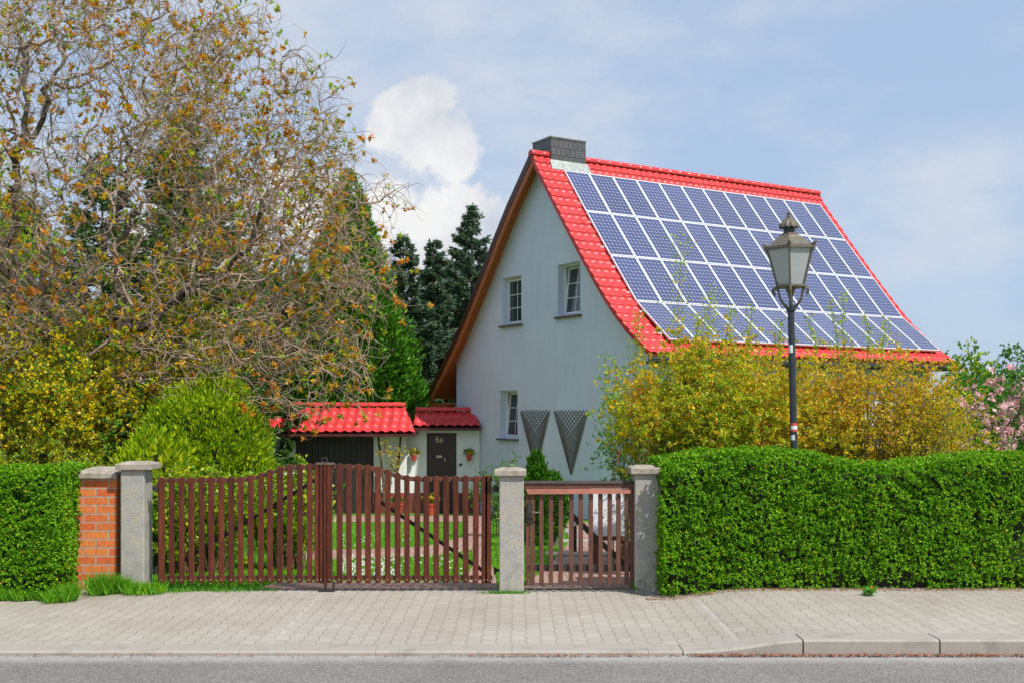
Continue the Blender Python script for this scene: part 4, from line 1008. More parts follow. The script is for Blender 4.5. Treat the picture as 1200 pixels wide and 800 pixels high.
# slanted supports beneath the eave with a climber on them
for nm_, a, b in (('s', (443, 507), (450, 575)), ('s', (470.0, 507), (463, 585))):
    MB().bar(Vector(PX(a[0], a[1], DB-.05))-ann.location, Vector(PX(b[0], b[1], DB-.05))-ann.location, .06, .06).build('slanted_prop', 'brace', ann)
cl = thing('climbing_plant', PX(465, 600, DB-.2), 'thin brown climber with a few yellow leaves trained on a crossbar by the white outbuilding', 'plant')
P0 = Vector(cl.location)
m = MB(); J = lambda u, v: Vector(PX(u+rng.uniform(-.8, .8), v, DB-.2+rng.uniform(-.05, .05)))-P0
for pl in ([(466, 600), (467, 580), (464, 560), (466, 545), (465, 530), (468, 526)], [(442, 530), (450, 528.5), (458, 529.5), (466, 528), (473, 529)], [(451, 600), (449, 570), (446, 548), (446, 529)], [(466, 555), (460, 547), (455, 540)], [(465, 545), (470, 538), (474, 536)], [(452, 528), (452, 520), (453, 517)]):
    m.tube([J(*p) for p in pl], .022, 5)
m.build('stems', 'stem', cl)
nl = 160; base = [(465, 541), (466, 528), (458, 528), (452, 519), (447, 529), (463, 548), (472, 529)]
C = np.array([np.array(PX(*base[rng.integers(len(base))], DB-.28))+rng.normal(0, .09, 3)-np.array(P0) for _ in range(nl)])
foliage('leaves', leaves(C, rdir(nl), rdir(nl), .07, .05), 'yellowleaf', cl)
def wallpot(u, v, label):
    z0 = ZV(v, DA); t = thing('hanging_flower_pot', (XU(u, DA), DA-.19, z0), label, 'flower pot', 'red flower pots hung on the outbuilding wall')
    MB().lathe([(.055, -.16), (.085, .0), (.095, .0), (.095, .03), (.08, .03)], 14).build('pot', 'terracotta', t, smooth=False)
    MB().bar((0, .0, .01), (0, .18, .01), .015, .015).build('bracket', 'brace', t)
    n = 130; d = rdir(n); d[:, 2] = np.abs(d[:, 2]); C = d*rng.uniform(.02, .15, (n, 1))+[0, 0, .05]
    foliage('foliage', leaves(C, d, rdir(n), .07, .045), 'gardengreen', t)
    sel = C[:26]+d[:26]*.05; foliage('flowers', rosettes(sel, d[:26], 4, .05, .035), 'blossom', t)
wallpot(486, 533, 'red pot with yellow flowers hanging in the sun left of the dark front door')
wallpot(550, 533, 'red pot with dark foliage hanging in the shade right of the front door')
for u, v, fl, lab in ((466, 600, 'redflower', 'red garden pot standing at the foot of the climber'), (505, 598, 'blossom', 'red garden pot of yellow flowers in front of the outbuilding')):
    x_, y_ = uvx(u, v+3); y_ = 31.2; x_ = XU(u, y_); t = thing('garden_pot', (x_, y_, gz(0, y_)), lab, 'flower pot')
    MB().lathe([(.10, 0), (.15, .28), (.17, .28), (.17, .33), (.13, .33)], 16).build('pot', 'terracotta', t)
    n = 160; d = rdir(n); d[:, 2] = np.abs(d[:, 2])+.2; C = d*rng.uniform(.03, .2, (n, 1))+[0, 0, .33]
    foliage('foliage', leaves(C, d, rdir(n), .09, .05), 'gardengreen', t)
    foliage('flowers', rosettes(C[:30]+d[:30]*.1, d[:30], 5, .06, .045), fl, t)

# things behind the small gate
y_ = 12.6; x0, x1 = XU(694, y_), XU(735, y_)
t = thing('white_bin', ((x0+x1)/2, y_+.2, gz(0, y_)), 'white painted garden box seen through the slats of the small gate', 'box')
w = (x1-x0)/2; zb_ = ZV(628, y_)-t.location.z; zt_ = ZV(572, y_)-t.location.z
MB().box(-w, w, -.2, .2, zb_, zt_-.03).build('cabinet', 'white_paint', t, bevel=.008)
MB().box(-w-.02, w+.02, -.22, .22, zt_-.029, zt_).build('lid', 'white_paint', t, bevel=.008)
MB().box(-w+.02, -w+.08, -.17, -.11, 0, zb_).box(w-.08, w-.02, -.17, -.11, 0, zb_).box(-w+.02, -w+.08, .11, .17, 0, zb_).box(w-.08, w-.02, .11, .17, 0, zb_).box(-w, w, -.19, .19, zb_-.05, zb_-.001).build('base_frame', 'oldwood', t)
y_ = 15.5; t = thing('white_ornament', (XU(673.5, y_), y_, gz(0, y_)), 'small white upright ornament on a dark post behind the small gate', 'ornament')  # small white upright thing of unknown kind, built as an ornament, not a lamp
zz = ZV(616, y_)-t.location.z
MB().lathe([(.03, 0), (.03, zz)], 10).build('post', 'brace', t)
MB().lathe([(.035, zz), (.05, zz+.03), (.05, ZV(606, y_)-t.location.z), (.02, ZV(604.5, y_)-t.location.z)], 12).build('head', 'white_paint', t)

# ================================================================== LAWN GRASS AND FLOWERS
def gridpts(n, ymin, ymax, spread):
    Y = ymin*(ymax/ymin)**rng.uniform(size=n); X = rng.uniform(spread[0], spread[1], n)/F*Y; return X, Y
def inpoly(X, Y, poly):
    poly = np.array(poly); res = np.zeros(len(X), bool); j = len(poly)-1
    for i in range(len(poly)):
        a, b = poly[i], poly[j]
        c_ = ((a[1] > Y) != (b[1] > Y)) & (X < (b[0]-a[0])*(Y-a[1])/(b[1]-a[1]+1e-12)+a[0]); res ^= c_; j = i
    return res
X, Y = gridpts(110000, 10.95, 26, (-440, 190))
onp = np.zeros(len(X), bool)
for pl in SHEETS: onp |= inpoly(X, Y, pl)
X, Y = X[~onp], Y[~onp]
blades('grass', X, Y, gz(X, Y), .045, .010, 'grass', 'mown green lawn behind the gates', 'grass')
Pk = []
for _ in range(520):
    if rng.uniform() < .7: u, v = rng.uniform(398, 470), rng.uniform(652, 681)
    elif rng.uniform() < .5: u, v = rng.uniform(470, 545), rng.uniform(625, 678)
    else: u, v = rng.uniform(400, 445), rng.uniform(625, 650)
    x, y = uvx(u, v)
    if not any(inpoly(np.array([x]), np.array([y]), pl)[0] for pl in SHEETS): Pk.append((x, y, float(gz(x, y))+.05+rng.uniform(0, .02)))
Pk = np.array(Pk)
tag(foliage('daisies', rosettes(Pk, np.tile([[0, -.3, 1.]], (len(Pk), 1)), 6, .022, .013), 'whiteflower', None), 'white daisies scattered in the lawn behind the double gate', 'flowers', kind='stuff')

# ================================================================== SHRUBS
def stem_bush(name, cx, cy, label, cat, nst, H, Rx, Ry, leafm, L, per, seed, lean=.5, flowers=None, nfl=0, group=None, hf=None, leafw=.5, mix=None, start=.12, stemr=.008, wig=.06):
    z0 = float(gz(cx, cy)); t = thing(name, (cx, cy, z0), label, cat, group)
    nseg = 12
    a = rng.uniform(0, 2*np.pi, nst); rr = np.sqrt(rng.uniform(size=nst))
    ex, ey = Rx*rr*np.cos(a), Ry*rr*np.sin(a)
    hh = H*(1-.28*rr**2)*rng.uniform(.72, 1.05, nst)
    if hf is not None: hh = hh*hf(ex)
    bx, by = ex*.35+rng.normal(0, .06, nst), ey*.35+rng.normal(0, .06, nst)
    P = []; off = np.zeros((nst, 3))
    for s in range(nseg+1):
        f = s/nseg; off = off+rng.normal(0, wig, (nst, 3))*(.3+f)*.6
        p = np.stack([bx+(ex-bx)*f**(1+lean), by+(ey-by)*f**(1+lean), hh*np.sin(f*np.pi/2*.93)**.9], 1)+off; P.append(p)
    P = np.array(P); A = P.reshape(-1, 3); idx = np.arange(nst, len(A)); par = np.r_[np.full(nst, -1), idx-nst]
    rad = np.repeat(stemr*(1-.75*np.arange(nseg+1)/nseg), nst)
    v, q = edges_mesh(A, par, rad, 4, idx)
    # side twigs
    k = nst*5; si = rng.integers(3, nseg, k); st_ = rng.integers(0, nst, k); S0 = P[si, st_]; dd = unit(rdir(k)+np.stack([ex[st_]/Rx, ey[st_]/Ry, np.full(k, .6)], 1)*.8)
    tp, tpar, trad, tips, td = twigs(S0, dd, 4, H*.045, .25, .02, stemr*.45)
    v2, q2 = edges_mesh(tp, tpar, trad, 3, np.arange(k, len(tp)))
    foliage('stems', [(v, q), (v2, q2)], 'stem', t)
    NL = per; parts = []
    fi = rng.uniform(start, 1, NL)*nseg; i0 = np.minimum(fi.astype(int), nseg-1); fr = (fi-i0)[:, None]; j = rng.integers(0, nst, NL)
    C1 = P[i0, j]*(1-fr)+P[i0+1, j]*fr+rng.normal(0, .02, (NL, 3))
    C2 = tp[rng.integers(k, len(tp), NL)]+rng.normal(0, .015, (NL, 3))
    C = np.concatenate([C1[:NL//3], C2[NL//3:]])
    C = C[C[:, 2] > .03]
    d = unit(rdir(len(C))+[0, 0, .5]); sz = rng.uniform(.6, 1.25, len(C))
    if mix:
        sel = rng.uniform(size=len(C)) < mix[1]; sel = sel | ((vnoise(C, 2.2, seed) > mix[2]) & (rng.uniform(size=len(C)) < .75))
        foliage('foliage', leaves(C[sel], d[sel], rdir(sel.sum()), L*sz[sel], L*leafw*sz[sel]), mix[0], t)
        C, d, sz = C[~sel], d[~sel], sz[~sel]
    foliage('foliage', leaves(C, d, rdir(len(C)), L*sz, L*leafw*sz), leafm, t)
    if flowers:
        nf = nfl; C3 = tp[rng.integers(k, len(tp), nf)]
        w_ = vnoise(C3, 1.6, seed+5) > -.15; C3 = C3[w_]; foliage('flowers', rosettes(C3+rdir(len(C3))*.02, rdir(len(C3))+[0, -.5, .2], 6, .042, .030), flowers, t)
    return t
# right-hand bush masses between the hedge and the house
stem_bush('flowering_shrub', XU(818, 13.2), 13.2, 'tall loose shrub with olive leaves and yellow blossom, left of the street lamp', 'shrub', 150, 2.72, 1.08, .9, 'olivegreen', .046, 52000, 1, flowers='blossom', nfl=800, mix=('olivered', .3, .3), lean=.3, wig=.05)
stem_bush('flowering_shrub', XU(890, 13.8), 13.8, 'dense shrub dotted with yellow blossom directly behind the street lamp', 'shrub', 160, 2.66, 1.1, .9, 'olivered', .046, 54000, 2, flowers='blossom', nfl=1000, mix=('olivegreen', .25, .6), lean=.3, wig=.05)
stem_bush('flowering_shrub', XU(1010, 14.2), 14.2, 'broad shrub with reddish and yellow young leaves, right of the street lamp', 'shrub', 170, 2.72, 1.25, .9, 'olivered', .044, 40000, 3, flowers='blossom', nfl=300, mix=('olivegreen', .12, .8), lean=.3, wig=.05)
stem_bush('flowering_shrub', XU(1085, 13.4), 13.4, 'thin arching shrub with sparse orange leaves before the white house corner', 'shrub', 70, 2.2, .75, .6, 'olivered', .042, 9500, 4, lean=.7, wig=.06)
# long shoots standing above the first shrub
def shoots(lst, D, label):
    t = thing('tall_shoots', (XU(lst[0][0], D), D, gz(0, D)), label, 'shrub')
    m = MB(); C = []; o = np.array(t.location)
    for u, vt_, vb_, w in lst:
        pts = []; k = 9
        for i in range(k+1):
            f = i/k; p = np.array(PX(u+4*math.sin(f*2.6+u)+(1-f)*3, vb_+(vt_-vb_)*f, D))+[0, .02*math.sin(f*9+u), 0]-o; pts.append(p)
            if i > 1:
                nn_ = int(26*w*(1-.3*f)); C.append(p+rng.normal(0, .045*w, (nn_, 3)))
        pts.insert(0, np.array([pts[0][0], 0, 0]))
        m.tube(pts, [.009]+[.006*(1-.6*i/k) for i in range(k+1)], 5)
    m.build('stems', 'stem', t); C = np.concatenate(C)
    foliage('foliage', leaves(C, unit(rdir(len(C))+[0, 0, .3]), rdir(len(C)), .04*rng.uniform(.6, 1.3, len(C)), .024), 'olivegreen', t)
shoots([(796, 284, 420, 1.7), (833, 342, 420, 1.4), (858, 362, 420, .7), (878, 360, 420, .6), (746, 366, 440, 1.0), (815, 372, 430, .8)], 13.5, 'two tall leafy shoots standing up in front of the solar panels')
shoots([(975, 352, 420, .6), (990, 345, 420, .7), (1012, 372, 420, .7), (950, 372, 420, .6), (1035, 375, 430, .7), (915, 375, 430, .6)], 14.1, 'thin reddish shoots rising over the eave right of the street lamp')
shoots([(712, 420, 540, .8), (724, 425, 540, .8)], 12.9, 'bare arching twigs at the left edge of the flowering shrubs')
# bright green shrub at the left edge of that mass
stem_bush('green_shrub', XU(760, 14.6), 14.6, 'bright green upright shrub at the eave corner behind the flowering shrubs', 'shrub', 60, 2.55, .65, .5, 'brighty', .05, 9000, 6, lean=.3)
# red-flowered small shrub beside the shaded pillar
stem_bush('quince_shrub', XU(762, 12.6), 12.6, 'small shrub with red blossom beside the shaded concrete pillar', 'shrub', 24, 1.55, .22, .3, 'gardengreen', .04, 1500, 7, flowers='redflower', nfl=30)

# magnolia at the right edge
def attract(n, c, r, shell=.35, flat=None):
    d = rdir(n); rad = rng.uniform(shell, 1, n)**(1/2.2); p = d*rad[:, None]*np.array(r)+np.array(c)
    return p
def tree(name, x, y, label, cat, trunk, attr, step, infl, kill, tip, bark, leafspec, twigspec=None, iters=110, wig=.3, grav=0, group=None, minr=0, z=None, sides=5, expo=2.35, limb=.03):
    z0 = float(gz(x, y)) if z is None else z; t = thing(name, (x, y, z0), label, cat, group)
    P, par = colonise(trunk, attr, step, infl, kill, iters, wig, grav)
    rad, kids = radii(P, par, tip, expo)
    idx = np.arange(1, len(P)); big = rad[idx] > .05
    big = rad[idx] > limb
    if big.any(): foliage('trunk', [edges_mesh(P, par, rad, 9, idx[big])], 'bark', t)
    parts = [edges_mesh(P, par, rad, sides, idx[~big])]
    ends = np.where((kids == 0) | (rad < tip*2.2))[0]; ends = ends[ends > len(trunk)]
    D_ = unit(P[ends]-P[par[ends]])
    tips = P[ends]; td = D_; tp = None
    if twigspec:
        k, nseg, seg, curl, droop, r0 = twigspec
        S0 = np.repeat(P[ends], k, 0); dd = unit(np.repeat(D_, k, 0)+rdir(len(S0))*.9)
        tp, tpar, trad, tips, td = twigs(S0, dd, nseg, seg, curl, droop, r0)
        parts.append(edges_mesh(tp, tpar, trad, 3, np.arange(len(S0), len(tp))))
    foliage('twigs', parts, bark, t)
    for (mt, n, k, L, W, sp, mode) in leafspec:
        src = tips if mode == 'tip' or tp is None else tp
        C = src[rng.integers(0, len(src), n)]+rng.normal(0, sp, (n, 3))
        if mode == 'low': C = C[C[:, 2] < np.percentile(P[:, 2], 45)]
        foliage('crown', rosettes(C, rdir(len(C))+[0, 0, .25], k, L, W, 1.0), mt, t)
    return t, P, rad
x, y = XU(1195, 15.5), 15.5
tree('magnolia_tree', x, y, 'pink flowering magnolia at the right edge behind the hedge', 'tree', [(0, 0, i*.25) for i in range(4)],
     attract(260, (.15, 0, 1.75), (1.15, .9, 1.0), .2), .12, 1.2, .16, .006, 'bark', [('pink', 330, 9, .085, .055, .04, 'tip'), ('gardengreen', 500, 3, .06, .03, .05, 'tip')], iters=60)
stem_bush('azalea_shrub', XU(1165, 12.2), 12.2, 'low shrub with bright red blossom just behind the hedge at the right', 'shrub', 30, 1.25, .5, .3, 'gardengreen', .04, 3000, 8, flowers='redflower', nfl=70)

# bright evergreen globe and its neighbours on the left
def scale_bush(name, cx, cy, label, cat, cz, r, n, L, W, mat, seed, up=.8, lump=.12, group=None, core=True, zmin=0.02):
    z0 = float(gz(cx, cy)); t = thing(name, (cx, cy, z0), label, cat, group)
    d = rdir(n); f = 1+lump*vnoise(d*1.0, 4.5, seed)+lump*.8*vnoise(d, 11, seed+2)
    dep = rng.uniform(.72, 1.0, n)**.6
    C = d*np.array(r)*(f*dep)[:, None]+[0, 0, cz]; ok = C[:, 2] > zmin; C, d = C[ok], d[ok]
    ax = unit(d*.7+rdir(len(d))*.55+[0, 0, up]); s = rng.uniform(.6, 1.3, len(C))
    parts = [leaves(C, ax, rdir(len(C)), L*s, W*s)]
    for k in range(2):
        ax2 = unit(ax+rdir(len(C))*.55); parts.append(leaves(C+ax*L*.2*k, ax2, rdir(len(C)), L*.7*s, W*.7*s))
    foliage('foliage', parts, mat, t)
    if core:
        m = MB(); ns, nr_ = 16, 10; vs = []
        for i in range(nr_+1):
            th = math.pi*i/nr_
            for j in range(ns):
                ph = 2*math.pi*j/ns; q = np.array([math.sin(th)*math.cos(ph), math.sin(th)*math.sin(ph), math.cos(th)])
                ff = .70*(1+lump*float(vnoise(q[None], 4.5, seed)[0])); vs.append((q[0]*r[0]*ff, q[1]*r[1]*ff, max(.0, q[2]*r[2]*ff+cz)))
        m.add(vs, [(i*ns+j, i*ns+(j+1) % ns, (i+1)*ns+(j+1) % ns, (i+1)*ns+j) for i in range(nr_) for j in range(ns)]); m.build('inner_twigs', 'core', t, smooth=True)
    MB().tube([(0, 0, -.05), (0, 0, cz)], [.06, .03], 8).build('trunk', 'bark', t)
    return t
scale_bush('golden_cypress', XU(240, 13.9), 13.9, 'round bright yellow-green evergreen bush behind the left gate leaf', 'shrub', 1.25, (.80, .80, 1.10), 25000, .075, .024, 'yew', 21, lump=.14)
scale_bush('golden_cypress', XU(185, 13.2), 13.2, 'smaller yellow-green evergreen bush at the left of the round one', 'shrub', .95, (.50, .5, .68), 5000, .11, .03, 'yew', 22, lump=.14)
stem_bush('variegated_shrub', XU(235, 12.4), 12.4, 'variegated yellow and green shrub close behind the left gate leaf', 'shrub', 90, 1.22, .72, .35, 'variegated', .045, 14000, 31, lean=.1, start=.2, leafw=.6)
stem_bush('variegated_shrub', XU(335, 12.9), 12.9, 'variegated yellow and green shrub behind the meeting posts of the double gate', 'shrub', 70, 1.18, .50, .35, 'variegated', .045, 11000, 32, lean=.1, start=.2, leafw=.6)
# yellow-leaved large shrubs on the left, behind the hedge
stem_bush('yellow_shrub', XU(40, 13.9), 13.9, 'large yellow-leaved shrub at the far left behind the flat-topped hedge', 'shrub', 110, 3.0, 1.45, .8, 'yellowleaf', .050, 36000, 41, lean=.3, mix=('gardengreen', .28, .35), leafw=.7)
stem_bush('yellow_shrub', XU(170, 14.9), 14.9, 'large yellow-leaved shrub rising behind the round evergreen bush', 'shrub', 110, 3.75, 1.35, .7, 'yellowleaf', .050, 36000, 42, lean=.3, mix=('gardengreen', .28, .35), leafw=.7)
stem_bush('dark_shrub', XU(20, 12.3), 12.3, 'brownish green low shrub just behind the flat-topped hedge', 'shrub', 60, 1.45, 1.3, .4, 'olivegreen', .04, 9000, 43, lean=.2)
stem_bush('dark_shrub', XU(120, 12.6), 12.6, 'brownish low shrub behind the brick pillar', 'shrub', 40, 1.35, .6, .4, 'olivegreen', .04, 6000, 44, lean=.2)
# small conifer by the trellis
scale_bush('dwarf_conifer', XU(629, 17), 17.0, 'small bright green conifer standing below the left trellis', 'shrub', .62, (.20, .2, .80), 2200, .09, .03, 'thuja', 51, lump=.2)
scale_bush('dwarf_conifer', XU(649, 17.3), 17.3, 'lower rounded bright green conifer right of the small conifer', 'shrub', .62, (.2, .2, .50), 1200, .09, .03, 'thuja', 52, lump=.2)
stem_bush('dark_shrub', XU(592, 20), 20, 'dark leafy shrub between the outbuilding and the middle pillar', 'shrub', 30, 1.3, .5, .4, 'gardengreen', .06, 3000, 53)

# ================================================================== CONIFERS BEHIND
def spruce(cx, cy, H, Rb, label, seed, mat='spruce', dens=1.3, group='dark spruces behind the outbuilding'):
    z0 = float(gz(cx, cy)); t = thing('spruce_tree', (cx, cy, z0), label, 'tree', group)
    r = np.random.default_rng(seed); parts = []; lv = []
    parts.append(edges_mesh(np.array([(0, 0, H*i/20) for i in range(21)]), np.array([-1]+list(range(20))), np.array([.16*(1-i/20.5) for i in range(21)]), 8))
    z = H*.06; starts = []; dirs = []; lens = []
    while z < H*.985:
        f = z/H; nb = int(r.integers(6, 9)); L0 = Rb*(1-f)**.85*(1 if f > .12 else .8)+.08
        for k in range(nb):
            a = r.uniform(0, 6.283); L = L0*r.uniform(.6, 1.15)
            if r.uniform() < .08: L *= 1.25
            starts.append((0, 0, z+r.uniform(-.1, .1))); dirs.append((math.cos(a), math.sin(a), .32+f*.5)); lens.append(L)
        z += r.uniform(.2, .32)
    S0 = np.array(starts); Dd = unit(np.array(dirs)); Ln = np.array(lens); nB = len(S0)
    ns = 7; P = [S0]
    for i in range(1, ns+1):
        f = i/ns; P.append(S0+Dd*(Ln*f)[:, None]+np.stack([0*Ln, 0*Ln, -.30*Ln*f**1.5+.12*Ln*f**3], 1)+r.normal(0, .015, (nB, 3)))
    P = np.array(P); A = P.reshape(-1, 3); par = np.r_[np.full(nB, -1), np.arange(nB, len(A))-nB]
    parts.append(edges_mesh(A, par, np.repeat(.022*(1-.8*np.arange(ns+1)/ns), nB), 3, np.arange(nB, len(A))))
    foliage('trunk', parts, 'bark', t)
    n = int(nB*190*dens); w_ = Ln/Ln.sum(); j = r.choice(nB, n, p=w_); f = r.uniform(.12, 1, n)**.75*ns; i0 = np.minimum(f.astype(int), ns-1); fr = (f-i0)[:, None]
    C = P[i0, j]*(1-fr)+P[i0+1, j]*fr; out = unit(P[-1, j]-P[0, j]); side = unit(np.cross(out, [0, 0, 1.]))
    wid = (.26*(1-f/ns*.75)*np.minimum(1, Ln[j]))[:, None]
    C = C+side*r.uniform(-1, 1, (n, 1))*wid+np.array([0, 0, -1.])*r.uniform(0, .16, (n, 1))
    d = unit(out*.8+side*r.normal(0, .8, (n, 1))+np.array([0, 0, -.35])+r.normal(0, .3, (n, 3)))
    rng_ = r.uniform(.6, 1.25, n)
    foliage('crown', leaves(C, d, unit(r.normal(0, .6, (n, 3))+[0, 0, 1.]), .19*rng_, .065*rng_), mat, t)
    return t
spruce(XU(553, 44), 44, ZV(240, 44)+1.38, 3.7, 'tallest dark spruce, nearest to the house gable', 1)
spruce(XU(508, 42), 42, ZV(278, 42)+1.38, 2.9, 'slender dark spruce in the middle of the group', 2)
spruce(XU(473, 40), 40, ZV(270, 40)+1.38, 2.7, 'dark spruce next to the green thuja', 3)
spruce(XU(530, 47), 47, ZV(300, 47)+1.38, 3.6, 'lower dark spruce filling the gap behind the slender one', 4)
spruce(XU(215, 30), 30, ZV(118, 30)+1.0, 4.3, 'dark fir towering behind the bare twigs of the big tree', 5, 'darkfir', 1.1, 'dark conifers behind the big left tree')
spruce(XU(120, 32), 32, ZV(175, 32)+1.2, 4.6, 'broad dark fir behind the yellow shrubs', 6, 'darkfir', 1.0, 'dark conifers behind the big left tree')
spruce(XU(20, 30), 30, ZV(215, 30)+1.0, 4.2, 'dark fir at the left edge behind the big tree', 7, 'darkfir', 1.1, 'dark conifers behind the big left tree')
def thuja(cx, cy, H, Rb, label, seed, mat='thuja', n=38000):
    z0 = float(gz(cx, cy)); t = thing('thuja_tree', (cx, cy, z0), label, 'tree', 'green thujas behind the outbuilding')
    r = np.random.default_rng(seed); f = 1-np.sqrt(r.uniform(0, 1, n)); f = np.clip(f*1.02, 0, 1); a = r.uniform(0, 6.283, n)
    d = np.stack([np.cos(a), np.sin(a), np.zeros(n)], 1); q = np.concatenate([d[:, :2]*1.0, (f*H/Rb*.5)[:, None]], 1)
    lump = 1+.20*vnoise(q, 2.6, seed)+.22*vnoise(q, 9, seed+1)+.12*vnoise(q, 22, seed+2)
    R_ = Rb*(np.clip(1-f, 0, 1)**.75)*np.minimum(1, .75+f*2)*lump*r.uniform(.7, 1.02, n)**.5+.03
    C = d*R_[:, None]+np.stack([0*f, 0*f, f*H], 1)
    ax = unit(d*.7+r.normal(0, .45, (n, 3))+[0, 0, .9]); s = r.uniform(.6, 1.3, n)
    parts = [leaves(C, ax, r.normal(size=(n, 3)), .22*s, .07*s)]
    parts.append(leaves(C, unit(ax+r.normal(0, .5, (n, 3))), r.normal(size=(n, 3)), .16*s, .06*s))
    foliage('crown', parts, mat, t)
    MB().tube([(0, 0, -.1), (0, 0, H*.92)], [.18, .03], 8).build('trunk', 'bark', t)
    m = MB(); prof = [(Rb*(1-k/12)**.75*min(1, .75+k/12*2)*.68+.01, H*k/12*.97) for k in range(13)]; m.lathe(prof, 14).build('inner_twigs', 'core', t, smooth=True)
thuja(XU(408, 36), 36, ZV(203, 36)+1.38, 2.85, 'tall green thuja rising above the red outbuilding roof', 11)
thuja(XU(448, 36.5), 36.5, ZV(325, 36.5)+1.38, 1.7, 'lower green thuja right of the tall one', 12, n=14000)
thuja(XU(340, 38), 38, ZV(300, 38)+1.38, 2.2, 'green thuja at the left end of the outbuilding roof', 13, n=14000)
spruce(XU(320, 34), 34, ZV(300, 34)+1.3, 3.0, 'lower dark fir between the big tree and the thuja', 8, 'darkfir', 1.0, 'dark conifers behind the big left tree')
# light green tree behind
x, y = XU(285, 40), 40.0
tree('light_green_tree', x, y, 'light green leafy tree glimpsed between the big tree and the thuja', 'tree', [(0, 0, i*.5) for i in range(7)],
     attract(500, (0, 0, 5.0), (2.1, 1.8, 3.4), .2), .3, 3, .4, .012, 'bark', [('birch', 3200, 5, .13, .08, .22, 'tip')], iters=60)
# trees right of the house
def leafy(u, D, vt, rx_, rz_, label, seed, mats=('gardengreen',), n=2600, L=.11, name='garden_tree', grp='leafy trees right of the house'):
    x, y = XU(u, D), D; top = ZV(vt, D)-float(gz(x, y))
    cz = top-rz_
    tree(name, x, y, label, 'tree', [(0, 0, i*.3) for i in range(max(3, int(cz*.5/.3)))], attract(420, (0, 0, cz), (rx_, rx_*.8, rz_), .15), .22, 2.5, .3, .009, 'bark',
         [(m_, n//len(mats), 5, L, L*.6, .16, 'tip') for m_ in mats], iters=60, group=grp)
leafy(1140, 30, 402, 1.05, 2.3, 'leafy green tree directly right of the house eave', 1, ('gardengreen', 'olivegreen'), 2400)
leafy(1196, 38, 402, 1.3, 2.6, 'tree with soft green top at the right edge', 2, ('gardengreen',), 2600)
leafy(1160, 24, 440, 1.2, 1.7, 'darker green shrubby tree behind the magnolia', 3, ('gardengreen',), 3400, .09)
leafy(1225, 27, 425, 1.6, 2.1, 'green tree at the extreme right behind the magnolia', 4, ('gardengreen',), 3600, .1)
leafy(1115, 22, 452, .8, 1.5, 'yellow green shrubby tree before the far house corner', 5, ('olivegreen', 'gardengreen'), 1800, .07)
leafy(1290, 34, 380, 2.2, 3.2, 'taller leafy tree beyond the right edge', 6, ('gardengreen', 'birch'), 3600, .13)
leafy(-90, 24, 120, 2.6, 3.6, 'leafy tree beyond the left edge behind the big tree', 7, ('olivegreen', 'gardengreen'), 5000, .12, grp='leafy trees at the left')

# ================================================================== BIG TREE
x, y = XU(85, 15.4), 15.4
A = np.concatenate([attract(900, (.1, 0, 5.2), (3.9, 2.4, 3.5), .25),
                    attract(190, (3.3, -.3, 4.4), (1.35, 1.2, 1.9), .15),
                    attract(80, (2.6, -1.2, 2.7), (1.9, .9, 1.1), .2),
                    attract(150, (-1.2, -1.4, 3.2), (2.0, .9, 1.5), .2)])
A = A[A[:, 2] > 1.6]
trk = [(0, 0, 0), (.02, .02, .3), (.03, .0, .6), (.0, .05, .9), (-.05, .05, 1.2), (-.06, .02, 1.5), (0, 0, 1.8), (.06, .0, 2.1)]
big, BP, Brad = tree('big_old_tree', x, y, 'huge sprawling tree at the left with tangled grey twigs and young orange leaves', 'tree',
     trk, A, .15, 2.6, .24, .0075, 'twig', [('orangeleaf', 3000, 14, .064, .031, .03, 'tip'), ('olivered', 1100, 8, .05, .028, .05, 'any'), ('olivegreen', 1500, 9, .055, .030, .04, 'tip'), ('gardengreen', 900, 6, .055, .030, .05, 'any')],
     twigspec=(3, 7, .105, .62, -.07, .0058), iters=150, wig=.6, grav=-.03, sides=5, expo=2.1, limb=.026)
# ================================================================== FAR WOOD (stuff)
n = 60000; X = rng.uniform(-110, 130, n); Yf = rng.uniform(78, 92, n)+.0008*X**2
Hf = 4.2+1.6*vnoise(np.stack([X, 0*X, 0*X], 1), .12, 61)+1.0*vnoise(np.stack([X, 0*X, 0*X], 1), .5, 62)
Z = -1.4+Hf*rng.uniform(0, 1, n)**.7
d = rdir(n); tag(foliage('distant_wood', leaves(np.stack([X, Yf, Z], 1), d, rdir(n), 1.0*rng.uniform(.5, 1.2, n), .7), 'darkfir', None), 'far low belt of dark trees on the horizon', 'wood', kind='stuff')

# ================================================================== LIGHT, SKY, CAMERA
EL, AZX, AZY = R(52), .69, -.72
sv = Vector((AZX*math.cos(EL), AZY*math.cos(EL), math.sin(EL))).normalized()
sun = bpy.data.lights.new('Sun', 'SUN'); sun.energy = 5.0; sun.angle = R(.5); sun.color = (1, .955, .88)
so = bpy.data.objects.new('Sun', sun); COL.objects.link(so); so.rotation_euler = sv.to_track_quat('Z', 'Y').to_euler()
w = bpy.data.worlds.new('World'); S.world = w; w.use_nodes = True; nt = w.node_tree; bg = nt.nodes['Background']
sky = nt.nodes.new('ShaderNodeTexSky'); sky.sky_type = 'NISHITA'; sky.sun_disc = False; sky.sun_elevation = EL
sky.sun_rotation = math.atan2(sv.x, sv.y); sky.air_density = 1.0; sky.dust_density = 1.2; sky.ozone_density = 1.5; sky.altitude = 50
tc = nt.nodes.new('ShaderNodeTexCoord').outputs['Generated']
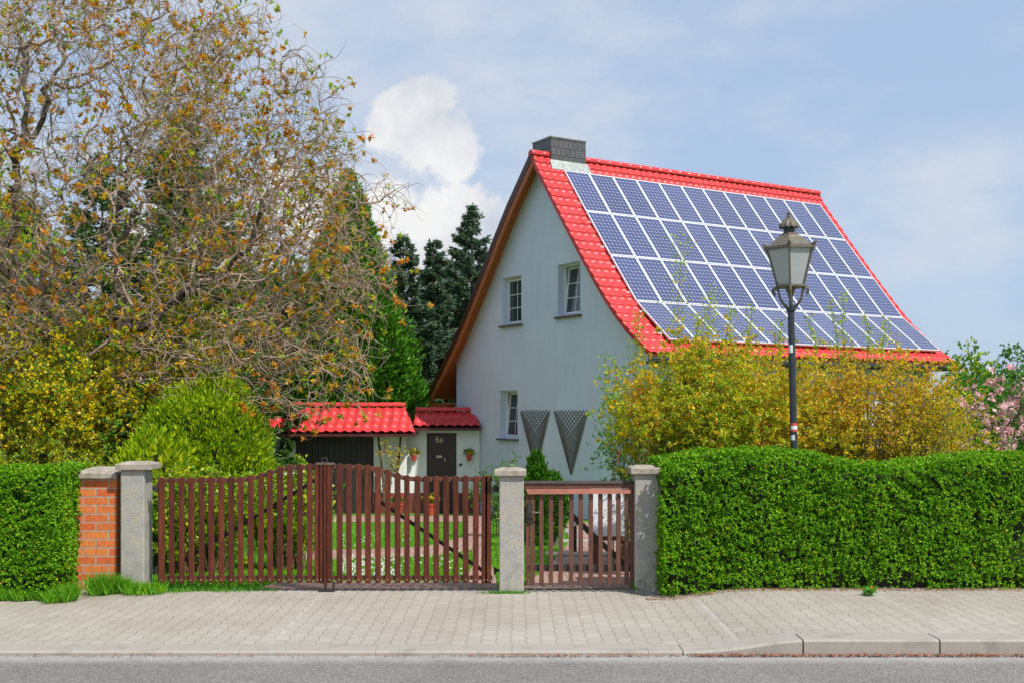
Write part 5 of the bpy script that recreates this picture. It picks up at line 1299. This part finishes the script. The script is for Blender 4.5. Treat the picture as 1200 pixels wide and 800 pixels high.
def wnoise(scale, detail, rough, stretch=(1, 1, 1), loc=(0, 0, 0)):
    mp = nt.nodes.new('ShaderNodeMapping'); mp.inputs['Scale'].default_value = stretch; mp.inputs['Location'].default_value = loc; nt.links.new(tc, mp.inputs[0])
    n_ = nd(nt, 'ShaderNodeTexNoise', Scale=scale, Detail=detail, Roughness=rough); nt.links.new(mp.outputs[0], n_.inputs['Vector']); return n_
puff = wnoise(19, 9, .60).outputs['Fac']
mask = None
for u, v, r_ in ((490, 152, 46), (530, 170, 38), (458, 142, 32), (500, 125, 32), (455, 236, 30), (430, 270, 50), (500, 288, 48), (556, 270, 50), (525, 285, 50), (600, 310, 60), (380, 250, 60), (330, 230, 50), (250, 330, 110), (540, 330, 90)):
    dr_ = Vector(((u-600)/F, 1, (HY-v)/F)).normalized()
    dn = nt.nodes.new('ShaderNodeVectorMath'); dn.operation = 'DISTANCE'; nt.links.new(tc, dn.inputs[0]); dn.inputs[1].default_value = dr_
    q = mth(nt, 'SUBTRACT', 1.0, mth(nt, 'DIVIDE', dn.outputs['Value'], r_/F*1.25))
    mask = q if mask is None else mth(nt, 'SMOOTH_MAX', mask, q, .12)
dens = mth(nt, 'ADD', mth(nt, 'MINIMUM', mask, .6), mth(nt, 'MULTIPLY', mth(nt, 'SUBTRACT', puff, .5), 1.7))
mr = nt.nodes.new('ShaderNodeMapRange'); mr.interpolation_type = 'SMOOTHSTEP'; mr.inputs[1].default_value = .14; mr.inputs[2].default_value = .38; nt.links.new(dens, mr.inputs[0])
thin = wnoise(3.4, 8, .6, (1, 1, 2.2), (3.1, .4, 1.2)).outputs['Fac']
mt = nt.nodes.new('ShaderNodeMapRange'); mt.interpolation_type = 'SMOOTHSTEP'; mt.inputs[1].default_value = .40; mt.inputs[2].default_value = .70; mt.inputs[4].default_value = .75; nt.links.new(thin, mt.inputs[0])
CB = 7.4
shade = ramp(nt, wnoise(12, 7, .55, loc=(0, 0, .02)).outputs['Fac'], [(.36, (.76*CB, .81*CB, .91*CB)), (.60, (1.12*CB, 1.12*CB, 1.12*CB))])
hz = mixc(nt, sky.outputs[0], (4.6, 6.0, 8.3), .70)
s1 = mixc(nt, hz, (.88*CB, .92*CB, .98*CB), mt.outputs[0])
s2 = mixc(nt, s1, shade, mr.outputs[0])
nt.links.new(s2, bg.inputs[0]); bg.inputs[1].default_value = .11
cam = bpy.data.cameras.new('Camera'); co = bpy.data.objects.new('Camera', cam); COL.objects.link(co)
co.location = (0, 0, CAMZ); co.rotation_euler = (R(90), 0, 0); cam.sensor_width = 36; cam.lens = F/1200*36; cam.shift_y = (HY-400)/1200
cam.clip_end = 3000; cam.clip_start = .1; S.camera = co
S.view_settings.view_transform = 'Standard'; S.view_settings.look = 'None'; S.view_settings.exposure = 0; S.view_settings.gamma = 1
S.render.engine = 'CYCLES'; S.cycles.use_denoising = True; S.cycles.max_bounces = 6; S.cycles.diffuse_bounces = 3; S.cycles.transmission_bounces = 4
S.cycles.sample_clamp_indirect = 6
